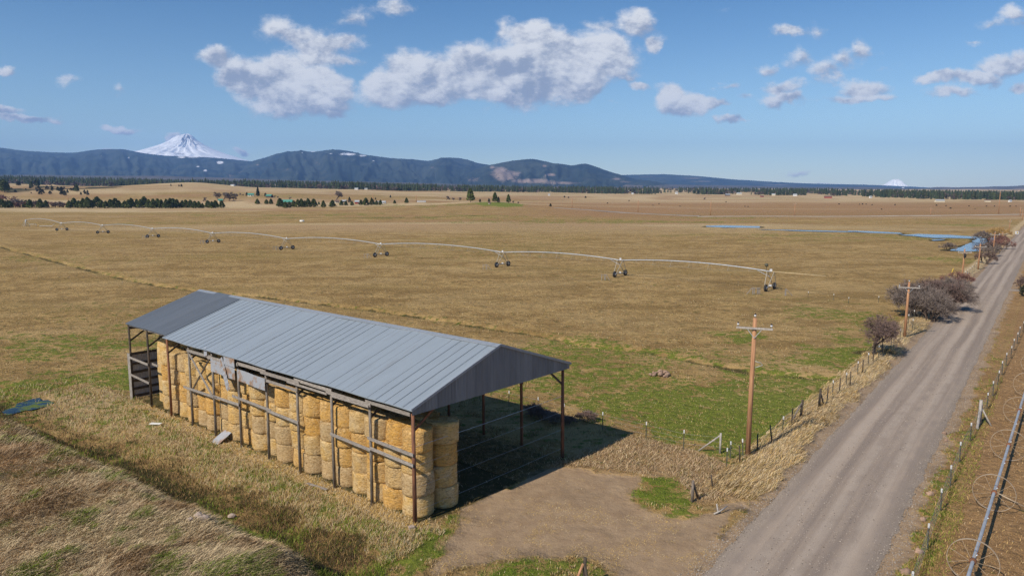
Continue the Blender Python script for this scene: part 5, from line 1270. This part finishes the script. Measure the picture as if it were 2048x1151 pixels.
row2 = [(515, 408, 9), (533, 408, 8), (542, 408, 9), (560, 414, 15), (571, 416, 11), (579, 415, 10), (588, 414, 11), (596, 415, 14), (603, 414, 14), (610, 414, 11), (617, 414, 14), (628, 414, 14), (638, 409, 5), (647, 415, 12), (665, 414, 12), (683, 411, 9), (692, 411, 8), (704, 411, 8), (722, 410, 9), (732, 411, 13), (744, 410, 11), (753, 410, 8), (761, 410, 9), (789, 407, 6), (813, 406, 9)]
for k, (u, v, h) in enumerate(row2):
    P, H = put(u, v, h * 1.15); tree('pine_tree', P, H, 'pine', f'small bushy pine in the broken row before the farm, {ordn(k)} from its left end', 'pines before the farm', tr.uniform(1.0, 1.3), k + 1)
for u, v, h, kd, ws, lb in [(516, 392, 19, 'spruce', 1.0, 'tall dark spruce between the two green-roofed farmhouses'), (941, 404, 27, 'bigpine', 1.0, 'largest dark tree on the knoll, left of the green lawn'), (990, 405, 20, 'bigpine', .95, 'yellow-green pine in the middle of the knoll above the green lawn'), (978, 405, 8, 'juniper', 1.0, 'low dark bush left of the yellow-green knoll pine'), (997, 405, 11, 'juniper', .9, 'dark shrub at the right foot of the yellow-green knoll pine'), (1017, 406, 17, 'bigpine', .95, 'dark pine at the right end of the green lawn'), (960, 404, 6, 'juniper', 1.1, 'small olive bush between the two larger knoll trees'), (494, 392, 7, 'juniper', 1.2, 'dark bush left of the first green-roofed farmhouse'), (531, 393, 7, 'juniper', 1.1, 'dark bush in front of the second green-roofed farmhouse'),
                            (699, 405, 11, 'juniper', .8, 'dark conifer behind the pine row, left of the red shed'), (743, 399, 4, 'juniper', 1.3, 'dark round bush above the red shed'), (751, 399, 4, 'juniper', 1.2, 'small dark bush right of the thin pole above the pine row'), (781, 395, 5, 'juniper', 1.0, 'lone dark bush on the tan slope beyond the farm'), (615, 402, 6, 'juniper', 1.0, 'dark bush behind the pine row right of the green-roofed barn'), (1101, 413, 6, 'juniper', 1.2, 'lone round bush on the tan slope right of the knoll'),
                            (1129, 395, 3.5, 'juniper', 1.6, 'dark bush on the far brown pasture, left of a pair'), (1137, 396, 3, 'juniper', 1.6, 'small dark bush on the far brown pasture, right of a pair'), (1171, 396, 4, 'juniper', 1.4, 'round dark bush alone on the far brown pasture'), (800, 382, 4, 'juniper', 1.2, 'small dark tree at the crest of the far tan slope')]:
    P, H = put(u, v, h); tree('pine_tree' if kd == 'bigpine' else ('spruce_tree' if kd == 'spruce' else 'dark_bush'), P, H, kd, lb, None, ws, int(u))
CW = [bare_mesh(s, 1.0, 1.0, 1, 6, 'twig_grey', .11, .25, .010, .3, 3) for s in (81, 82)]
for u, v, h, k, lb in [(436, 401, 17, 0, 'bare cottonwood at the left of the group behind the cream shed'), (447, 402, 17, 1, 'reddish bare cottonwood in the middle of the group behind the cream shed'), (458, 402, 18, 0, 'bare cottonwood right of the middle of the group behind the cream shed'), (467, 402, 15, 1, 'bare cottonwood at the right of the group behind the cream shed'), (413, 404, 9, 1, 'small bare tree left of the cream shed'), (673, 401, 19, 0, 'wide bare cottonwood standing over the farm sheds'), (893, 401, 9, 1, 'slim bare tree left of the knoll'), (907, 402, 7, 0, 'small bare tree left of the largest knoll tree'), (919, 402, 7, 1, 'bare shrub just left of the largest knoll tree'), (1028, 407, 6, 0, 'thin bare tree right of the knoll lawn'), (1411, 400, 5, 1, 'lone bare tree far out on the pale pasture'), (1036, 408, 5, 0, 'low bare shrub right of the knoll lawn'), (479, 391, 5, 1, 'bare shrub left of the farmhouses'), (487, 392, 4, 0, 'low bare shrub near the first farmhouse'), (549, 396, 5, 1, 'bare shrub right of the second farmhouse'), (557, 397, 5, 0, 'bare shrub above the left end of the green-roofed barn'), (581, 399, 5, 1, 'bare shrub above the green-roofed barn')]:
    P, H = put(u, v, h * 1.05); bare('bare_tree', P, CW[k], lb, 'tree', rz=u, sc=(H * 1.1 if u != 673 else H * 1.25, H * 1.1 if u != 673 else H * 1.25, H))
# trees on the rocky rise at the far left
for k, (u, v, h) in enumerate([(2, 384, 24), (9, 385, 26), (15, 384, 20), (36, 371, 9), (39, 371, 8), (63, 376, 13), (72, 372, 12), (76, 373, 13), (104, 382, 7), (113, 366, 10), (130, 391, 10), (127, 389, 8), (154, 384, 15), (150, 378, 7), (175, 386, 6), (85, 384, 6), (135, 386, 7), (162, 390, 6), (358, 373, 4), (363, 374, 6), (342, 372, 4)]):
    P, H = put(u, v, h); tree('fir_tree', P, H, 'bigpine' if h > 12 else 'juniper', f'dark conifer on the far left rocky rise, {ordn(k)} in a loose count from the left' if u < 200 else f'small dark tree before the far left woods, {ordn(k - 18)} of three', 'conifers of the rocky rise', 1.0, k)

for k in range(34):
    P, H = put(tr.uniform(-5, 180), 0, 0) if False else put(*(lambda u: (u, tr.uniform(374 + .02 * u, 387 + .02 * u)))(tr.uniform(0, 178)), tr.uniform(3, 7)); tree('dark_bush', P, H, 'juniper', f'dark scrub bush on the far left rocky rise, {ordn(k)} of a loose scatter', 'scrub of the rocky rise', tr.uniform(1.0, 1.8), k)
# ================================================================== farm buildings
def house(name, P, w, d, h, rh, wall, roof, rz, label, cat='house', group=None, windows=2, door=True, detail=True):
    root = tag(empty(name, P), label, cat, group); ca, sa = math.cos(rz), math.sin(rz)
    T = lambda x, y, z: (P.x + x * ca - y * sa, P.y + x * sa + y * ca, P.z + z)
    a, b = w / 2, d / 2; m = MB()
    m.quad(T(-a, -b, -.5), T(a, -b, -.5), T(a, -b, h), T(-a, -b, h)); m.quad(T(a, b, -.5), T(-a, b, -.5), T(-a, b, h), T(a, b, h))
    for s in (-1, 1):
        m.quad(T(s * a, -b, -.5), T(s * a, b, -.5), T(s * a, b, h), T(s * a, -b, h)); m.tri(T(s * a, -b, h), T(s * a, b, h), T(s * a, 0, h + rh))
    m.build('wall', M[wall], root)
    r = MB(); o = .35
    for s in (-1, 1):
        e = rh / b * o
        r.hexa([T(-a - o, s * (b + o), h - e), T(a + o, s * (b + o), h - e), T(a + o, 0, h + rh), T(-a - o, 0, h + rh), T(-a - o, s * (b + o), h - e + .18), T(a + o, s * (b + o), h - e + .18), T(a + o, 0, h + rh + .18), T(-a - o, 0, h + rh + .18)])
    r.build('roof', M[roof], root)
    if detail:
        for i in range(windows):
            x = -a + w * (i + .8) / (windows + .8); wz = h * .58
            MB().hexa([T(x - .6, -b - .05, wz - .55), T(x + .6, -b - .05, wz - .55), T(x + .6, -b + .02, wz - .55), T(x - .6, -b + .02, wz - .55), T(x - .6, -b - .05, wz + .55), T(x + .6, -b - .05, wz + .55), T(x + .6, -b + .02, wz + .55), T(x - .6, -b + .02, wz + .55)]).build('window', M['glass'], root)
        if door: MB().hexa([T(a * .55 - .5, -b - .06, 0), T(a * .55 + .5, -b - .06, 0), T(a * .55 + .5, -b + .02, 0), T(a * .55 - .5, -b + .02, 0), T(a * .55 - .5, -b - .06, 2.1), T(a * .55 + .5, -b - .06, 2.1), T(a * .55 + .5, -b + .02, 2.1), T(a * .55 - .5, -b + .02, 2.1)]).build('door', M['brownwall'], root)
    return root
def bld(u, v, wpx, hpx, *a, dep=.8, rfrac=.4, **k):
    P = at(u, v); s = P.y / F; w = wpx * s; h = hpx * s; return house(k.pop('name', 'farm_shed'), P, w, w * dep, h * (1 - rfrac), h * rfrac, *a, **k)
bld(502, 393, 11, 6.2, 'cream', 'greenroof', .15, 'cream farmhouse with a green metal roof left of the tall spruce', name='farmhouse', cat='house')
bld(539, 395, 11, 6, 'brownwall', 'greenroof', -.2, 'brown farmhouse with a pale green roof right of the tall spruce', name='farmhouse')
bld(574, 407.5, 22, 8, 'brownwall', 'greenroof', .0, 'long brown barn with a green metal roof behind the small pines', name='farm_barn', cat='barn', dep=.45, rfrac=.5, windows=0, door=False)
bld(441, 404, 8, 6, 'cream', 'greenroof', .5, 'cream shed in front of the bare cottonwoods', cat='shed', windows=1)
bld(674, 406, 8, 6, 'cream', 'brownroof', .3, 'cream shed under the wide bare cottonwood', cat='shed', windows=1)
bld(688, 405, 9, 5, 'brownwall', 'greyroof', 0, 'dark shed with a grey roof right of the cream shed', cat='shed', windows=1)
bld(714, 407.5, 8, 7, 'redwall', 'greyroof', .2, 'small red shed with a white door among the pines', cat='shed', windows=0)
bld(755, 406, 7, 4, 'house_white', 'greyroof', .1, 'white trailer behind the row of small pines', name='trailer_home', cat='trailer', dep=.4)
bld(767, 407, 9, 5, 'house_white', 'greyroof', -.2, 'pale blue-grey shed at the right end of the pine row', cat='shed', dep=.5)
bld(843, 404.5, 17, 2.8, 'house_white', 'greyroof', 0, 'long low white shed alone on the far slope', cat='shed', dep=.25, rfrac=.25, windows=0, door=False)
bld(979, 408, 4, 4, 'house_white', 'brownroof', 0, 'tiny white shed at the left end of the green lawn', cat='shed', windows=0)
bld(548, 374.5, 7, 6, 'brownwall', 'greyroof', 0, 'grey-roofed house at the edge of the far woods above the spruce', name='farmhouse')
bld(1879, 404, 17, 5, 'cream', 'greyroof', 0, 'long white-roofed building among the far right trees', name='farm_barn', cat='barn', dep=.4, windows=0, door=False)
P = at(604, 443); st = MB(); st.lathe(P, [(1.2, 0), (1.25, .1), (1.25, .8), (1.1, .82)], 16); tag(st.build('stock_tank', M['white'], origin=P), 'small white stock tank on the green strip in the middle distance', 'tank')
hr = random.Random(12)
for k, (u, v, wp_, hp_, wl_, rf) in enumerate([(908, 377, 9, 3, 'cream', 'brownroof'), (982, 381, 7, 3.5, 'house_white', 'greyroof'), (1098, 391, 3, 3, 'house_white', 'greyroof'), (1194, 384, 3.5, 3, 'house_white', 'greyroof'), (1256, 384, 4, 3.2, 'cream', 'greyroof'), (1265, 388.5, 3.5, 3, 'house_white', 'greyroof'), (1285, 384, 4, 3, 'house_white', 'brownroof'), (1293, 384, 3.5, 3, 'cream', 'greyroof'), (1414, 387.5, 3.5, 3, 'house_white', 'greyroof'), (1455, 391.5, 8, 3.5, 'brownwall', 'greyroof'), (1478, 389.5, 8, 4, 'cream', 'greyroof'), (1524, 394, 5, 3, 'redwall', 'brownroof'), (1547, 391, 6, 3.5, 'cream', 'greyroof'), (1590, 392, 6, 4, 'house_white', 'greyroof'), (1656, 396, 12, 4, 'redwall', 'brownroof'), (1741, 396, 4, 4, 'house_white', 'greyroof'), (1975, 403.5, 9, 4, 'cream', 'brownroof'), (2020, 404, 5, 4, 'house_white', 'greyroof'), (1806, 376, 4, 3, 'house_white', 'greyroof'), (1353, 388, 4, 4, 'house_white', 'greyroof'), (1206, 383.5, 4, 3, 'cream', 'brownroof'), (713, 379, 6, 3, 'house_white', 'greyroof'), (732, 379.5, 5, 3, 'cream', 'greyroof'), (675, 378, 4, 3, 'house_white', 'greyroof'), (466, 371.5, 7, 2.5, 'house_white', 'greyroof')]):
    bld(u, v, wp_ * 1.1, hp_ * 1.1, wl_, rf, hr.uniform(-.4, .4), f'small {"white" if wl_ == "house_white" else ("red" if wl_ == "redwall" else ("cream" if wl_ == "cream" else "brown"))} house along the far tree line, {ordn(k)} in a scattered row', name='far_house', cat='house', group='houses along the far tree line', dep=.7, windows=1, door=False, detail=False)
# cattle-dark shrubs dotted over the far right pasture
for k, (u, v) in enumerate([(1678, 408.5), (1719, 409), (1725, 409), (1732, 409), (1744, 410), (1790, 410), (1873, 411.5), (1892, 412), (1938, 412.5), (1973, 413), (1989, 413), (2032, 413), (2020, 413), (1763, 419), (1496, 414), (1490, 413.5), (1901, 417), (1950, 418), (1452, 404), (1318, 408), (1258, 402), (1215, 407), (1306, 411), (1360, 413)]):
    P, H = put(u, v, tr.uniform(1.6, 2.6)); tree('dark_bush', P, H, 'juniper', f'small dark bush on the far brown pasture, {ordn(k)} of a loose scatter', 'bushes of the far brown pasture', tr.uniform(1.4, 2.6), k)

# ================================================================== far woods: thousands of trees that read as one mass
def tone_mat(name, rough=.85):
    m, t, b = new_mat(name); a = t.add('ShaderNodeAttribute', None, attribute_name='tone').outputs['Color']; t.l.new(a, b.inputs['Base Color'])
    b.inputs['Roughness'].default_value = rough; b.inputs['Specular IOR Level'].default_value = .1; return m
M['woods'] = tone_mat('far_woods')
def woods():
    r = np.random.default_rng(3); N = 15000
    u = r.uniform(-260, 2320, N); q = r.random(N) ** 1.25
    y0 = np.interp(u, [-300, 0, 170, 250, 340, 420, 550, 640, 760, 850, 1000, 1150, 1300, 1500, 1700, 1850, 2050, 2400], [1900, 1900, 1850, 1800, 1780, 1760, 1700, 1680, 1660, 1760, 1950, 2000, 1900, 1850, 1600, 1350, 1230, 1200])
    dep = np.interp(u, [0, 600, 900, 1500, 2048], [1500, 1400, 1500, 1300, 1100])
    y = y0 + q * dep; clump = fbm(u / 36, y / 260, 4, 8)
    dens = np.interp(u, [0, 850, 1000, 1300, 1700, 2048], [.34, .34, .46, .46, .47, .47]); keep = (clump > dens) | (q > .75)
    u, y, clump, q = u[keep], y[keep], clump[keep], q[keep]; N = len(u)
    x = (u - 1024) / F * y; z = gz(x, y)
    H = r.uniform(8, 19, N) * np.interp(u, [0, 600, 1100, 2048], [1.25, 1.2, 1.05, .85]); conif = r.random(N) < np.interp(clump, [.4, .6], [.45, .9])
    V = []; T = []; C = []; base = 0
    tiers = [(0, .34), (.32, .26), (.60, .16)]
    ns = 6
    for k in range(N):
        if conif[k]:
            h = H[k]; c = np.array([.030, .044, .022]) * r.uniform(.6, 1.5) + np.array([.018, .010, .0]) * r.random()
            for t0, wd in tiers:
                a = np.arange(ns) * 2 * math.pi / ns + r.uniform(0, 6); rd = h * wd * .62 * r.uniform(.7, 1.2, ns)
                ring = np.stack([x[k] + rd * np.cos(a), y[k] + rd * np.sin(a), np.full(ns, z[k] + h * (t0 + .06)) + r.uniform(-.04, .04, ns) * h], 1)
                top = [x[k], y[k], z[k] + h * min(1, t0 + .46)]
                V.append(ring); V.append([top]); T += [(base + j, base + (j + 1) % ns, base + ns) for j in range(ns)]; C += [c] * (ns + 1); base += ns + 1
        else:
            h = H[k] * r.uniform(.35, .65); c = np.array([.105, .078, .07]) * r.uniform(.6, 1.35); n = 12
            p = r.normal(size=(n, 3)) * [h * .34, h * .34, h * .22] + [x[k], y[k], z[k] + h * .52]
            d = r.normal(size=(n, 2, 3)) * h * .3
            tri = np.stack([p, p + d[:, 0], p + d[:, 1]], 1).reshape(-1, 3); V.append(tri); T += [(base + 3 * j, base + 3 * j + 1, base + 3 * j + 2) for j in range(n)]; C += [c] * (3 * n); base += 3 * n
    V = np.concatenate([np.asarray(v, float) for v in V]); C = np.concatenate([np.array(C), np.ones((len(C), 1))], 1)
    me = np_mesh('far_woods', V, None, np.array(T), M['woods'], False, {'tone': C}); tag(link(bpy.data.objects.new('far_woods', me)), 'dark mixed conifer woods running along the foot of the mountains', kind='stuff')
woods()
# ================================================================== grass: single blades near the camera
def grass():
    r = np.random.default_rng(17); N = 1500000
    v = r.uniform(520, 1240, N); rad = 24236.0 / (v - 384); th_ = r.uniform(-39.5, 39.5, N) * math.pi / 180
    # even cover over the picture depth, denser close by
    x = rad * np.sin(th_); y = rad * np.cos(th_)
    x += r.normal(size=N) * .1; y += r.normal(size=N) * .1
    g, di, dk, pa, br_, lu = cover(x, y)
    S = x * RD[0] + y * RD[1]; T = x * RN[0] + y * RN[1]
    bs = (x - BA[0]) * BL[0] + (y - BA[1]) * BL[1]; bt = (x - BA[0]) * BW[0] + (y - BA[1]) * BW[1]
    f = sst(-19.5, -25.5, T); n2 = fbm(x * .9, y * .9, 3, 83); n3 = fbm(x * .33, y * .33, 3, 85); n4 = fbm(x * 2.6, y * 2.6, 2, 87)
    inb = (bs > -.2) & (bs < 33.5) & (bt > .25) & (bt < 12.2)
    road = np.abs(T + 8.05) < 3.25
    bank = (f > .4) & (S < 18.0); Sj = S + (n3 - .5) * 5; ditch = (f > .4) & (S >= 18.0) & (Sj < 22.1); front = (f > .25) & (S >= 18.0) & (Sj >= 22.1) & (bt < .3) & (bs > -2) & (bs < 46)
    vergeW = (T < -11.3) & (T > -14.9) & (S > 38); vergeE = (T > -4.85) & (T < -2.5); fieldE = T >= -2.5
    bgz = poly_sd(BG, x, y) < .3
    prob = (.05 + .55 * (n4 > .52) * (n2 > .46)) * sst(540, 640, v); L = np.full(N, .17); Wd = np.full(N, .011); kind = np.zeros(N, int); lean = np.full(N, .7)
    def setz(m, p, l, k, ln):
        prob[m] = p[m] if hasattr(p, '__len__') else p; L[m] = l; kind[m] = k; lean[m] = ln
    setz((g > .3) & (n3 < .58), .30 * sst(560, 680, v), .12, 1, .6)
    setz(bgz, .85 * (.3 + n2), .28, 2, 1.3)
    setz(front, .55 * sst(.30, .52, n2 * .5 + n4 * .5) + .12, .30, 3, .8)
    setz(ditch, .7 * (.3 + n2), .26, 4, .7)
    setz(bank, .9 * (.35 + n2), .40, 5, 1.6)
    setz(vergeW, .95 * sst(580, 640, v) * (.25 + n2), .40, 6, 1.2)
    setz(vergeE, .5 * sst(600, 700, v) * (.3 + n2), .20, 7, .9)
    setz(fieldE, .16 * sst(600, 700, v), .12, 8, 1.0)
    yard = (di > .5) & ~inb
    setz(yard, .03 + .25 * (n3 > .56) * (n2 > .5), .12, 9, 3)
    litter = (np.abs(bt + .1) < .9) & (bs > -.6) & (bs < 32)
    setz(litter, .75, .26, 10, 1.4)
    setz(inb, .02 + .10 * (bt > 7.5), .2, 2, 1)
    prob[road] = 0; prob[(bt > .2) & (bt < 4) & (bs > -.2) & (bs < 33)] = 0
    prob[np.hypot((x + 38.5) / 1.5, (y - 56.5) / 2.2) < 1] *= .04
    prob[seg_dist(x, y, [(x_, y_) for x_, y_ in ptsE_xy]) < .35] *= 1.8
    keep = r.random(N) < prob * .85
    ix = np.where(keep)[0]; n = len(ix)
    x, y, L, kind, lean, g, lu, n2, n3, n4, rad, T = (q[ix] for q in (x, y, L, kind, lean, g, lu, n2, n3, n4, rad, T))
    z = gz(x, y) - .02
    L = L * r.uniform(.55, 1.45, n) * (.6 + .8 * n2); Wd = .0055 + rad * .00013
    a = r.uniform(0, 2 * math.pi, n)
    # the long dead grass lies combed down the bank and over the verge
    comb = {5: (.85, -.25), 6: (.75, -.5), 2: (.9, -.2), 3: (.5, .1)}
    dx = np.cos(a); dy = np.sin(a)
    for k, (cx0, cy0) in comb.items():
        m = kind == k; sw = (fbm(x[m] * .25, y[m] * .25, 2, 91) - .5) * 3.2; w_ = 1.5 if k in (5, 6) else .5
        dx[m] += w_ * (cx0 * np.cos(sw) - cy0 * np.sin(sw)); dy[m] += w_ * (cx0 * np.sin(sw) + cy0 * np.cos(sw))
    nn = np.hypot(dx, dy); dx /= nn; dy /= nn
    ln = lean * r.uniform(.5, 1.4, n); hz = 1 / np.sqrt(1 + ln * ln); hl = ln * hz
    b = a + math.pi / 2; wx = np.cos(r.uniform(0, 6.28, n)) * Wd; wy = np.sin(r.uniform(0, 6.28, n)) * Wd
    P0 = np.stack([x, y, z], 1); mid = P0 + np.stack([dx * hl * L * .45, dy * hl * L * .45, hz * L * .62], 1); tip = P0 + np.stack([dx * hl * L, dy * hl * L, hz * L * .85], 1)
    Wv = np.stack([wx, wy, wx * 0], 1)
    V = np.stack([P0 - Wv, P0 + Wv, mid - Wv * .75, mid + Wv * .75, tip], 1).reshape(-1, 3)
    i = np.arange(n) * 5; Fq = np.stack([i, i + 1, i + 3, i + 2], 1); Ft = np.stack([i + 2, i + 3, i + 4], 1)
    # colours of dry, green and dead grass
    pal = {'tan': (.53, .36, .15), 'pale': (.62, .49, .30), 'pink': (.50, .36, .225), 'brown': (.31, .19, .085), 'dark': (.11, .078, .045), 'green': (.19, .25, .032), 'lush': (.13, .205, .02), 'dk': (.065, .08, .02), 'gold': (.58, .38, .12), 'olive': (.24, .20, .055), 'yel': (.30, .27, .05)}
    mixk = {0: [('tan', 2.5), ('brown', 3), ('pale', 1.6), ('olive', 1.6), ('dark', 1)], 1: [('green', 6), ('olive', 1.5), ('pale', 1.6), ('lush', 1.0), ('dk', 1.2), ('tan', 3.0)], 2: [('pink', 5), ('pale', 2), ('brown', 3), ('olive', .8), ('dark', .6)], 3: [('pale', 5), ('tan', 4), ('green', 1.6), ('brown', 1)], 4: [('dk', 3.6), ('dark', 4.2), ('brown', 3), ('green', .8), ('tan', .7)], 5: [('pale', 4), ('pink', 4), ('brown', 1.6), ('dark', .5)], 6: [('pale', 4), ('tan', 4), ('pink', 2), ('brown', 1.2), ('olive', .6)], 7: [('green', 3.5), ('brown', 3), ('tan', 2), ('yel', 1.4), ('olive', 2)], 8: [('brown', 5), ('pink', 3), ('tan', 3)], 9: [('gold', 3), ('pale', 2), ('tan', 3)], 10: [('gold', 5), ('pale', 4)]}
    C = np.zeros((n, 3))
    for k, opts in mixk.items():
        m = np.where(kind == k)[0]
        if len(m) == 0: continue
        p_ = np.array([o[1] for o in opts], float); cc = np.array([pal[o[0]] for o in opts])
        pick = r.choice(len(opts), len(m), p=p_ / p_.sum())
        if k == 5:     # the bank: light and dark swathes
            sw = n3[m]; pick = np.where(sw > .54, np.where(r.random(len(m)) < .8, 0, 1), np.where(sw < .44, np.where(r.random(len(m)) < .45, 2, np.where(r.random(len(m)) < .3, 3, 1)), pick))
            gm = (n2[m] > .60) & (n3[m] > .46) & (r.random(len(m)) < .5); C[m] = cc[pick]; C[m[gm]] = pal['green']
        elif k == 3:
            C[m] = cc[pick]; gm = (n4[m] < .42) & (r.random(len(m)) < .55); C[m[gm]] = pal['green']
        elif k == 4:  # ditch blades: dark mix for wet grass and painted bank shadow, some green
            C[m] = cc[pick]; gm = (n3[m] > .55) & (r.random(len(m)) < .55); C[m[gm]] = pal['green']
        elif k == 7:
            C[m] = cc[pick]
        else: C[m] = cc[pick]
    lm = (kind == 1) & (lu > .3) & (r.random(n) < .8); C[lm] = pal['lush']
    C = C * r.uniform(.72, 1.22, (n, 1))
    C5 = np.repeat(np.concatenate([C, np.ones((n, 1))], 1), 5, 0)
    print('blades', n)
    for nm, ks, lb in (('dry_grass', (0, 2, 3, 5, 6, 8), 'dry tan and bleached grass over the bank, verges and field'), ('green_grass', (1, 4, 7), 'short green and dark grass in patches and in the ditch'), ('straw_litter', (9, 10), 'loose golden straw scattered over the yard and along the bales')):
        sel = np.where(np.isin(kind, ks))[0]; vi = (sel[:, None] * 5 + np.arange(5)).ravel(); j = np.arange(len(sel)) * 5
        me = np_mesh(nm, V[vi], np.stack([j, j + 1, j + 3, j + 2], 1), np.stack([j + 2, j + 3, j + 4], 1), M['blade'], False, {'tone': C5[vi]})
        tag(link(bpy.data.objects.new(nm, me)), lb, kind='stuff')
def gravel():
    r = np.random.default_rng(29); N = 26000
    S = 22 + 120 * r.random(N) ** 1.9; side_ = r.choice([-1, 1], N); T = -8.05 + side_ * np.where(r.random(N) < .75, r.normal(3.25, .38, N), r.normal(.9, .5, N))
    x = RD[0] * S + RN[0] * T; y = RD[1] * S + RN[1] * T; u_ = np.clip(np.abs(T + 8.05) / 3.35, 0, 1)
    z = gz(x, y) + np.where(u_ < .93, .12 * (1 - u_ * u_) + .02, .0)
    s = r.uniform(.012, .04, N)[:, None] * (1 + .6 * (r.random((N, 1)) > .93)); P = np.stack([x, y, z], 1)
    oct_ = np.array([[1, 0, 0], [0, 1, 0], [-1, 0, 0], [0, -1, 0], [0, 0, .8], [0, 0, -.5]], float)
    V = P[:, None, :] + oct_[None] * s[:, None, :] * r.uniform(.6, 1.4, (N, 6, 1)); i = np.arange(N)[:, None] * 6
    Ft = np.concatenate([i + np.array([q]) for q in ((0, 1, 4), (1, 2, 4), (2, 3, 4), (3, 0, 4), (1, 0, 5), (2, 1, 5), (3, 2, 5), (0, 3, 5))])
    c = np.array([.30, .255, .215]) * r.uniform(.5, 1.5, (N, 1)); C = np.repeat(np.concatenate([c, np.ones((N, 1))], 1), 6, 0)
    me = np_mesh('loose_gravel', V.reshape(-1, 3), None, Ft, M['blade'], False, {'tone': C}); tag(link(bpy.data.objects.new('loose_gravel', me)), 'loose gravel along the road edges', kind='stuff')
gravel()
ptsE_xy = [(p_.x, p_.y) for p_ in ptsE]
grass()
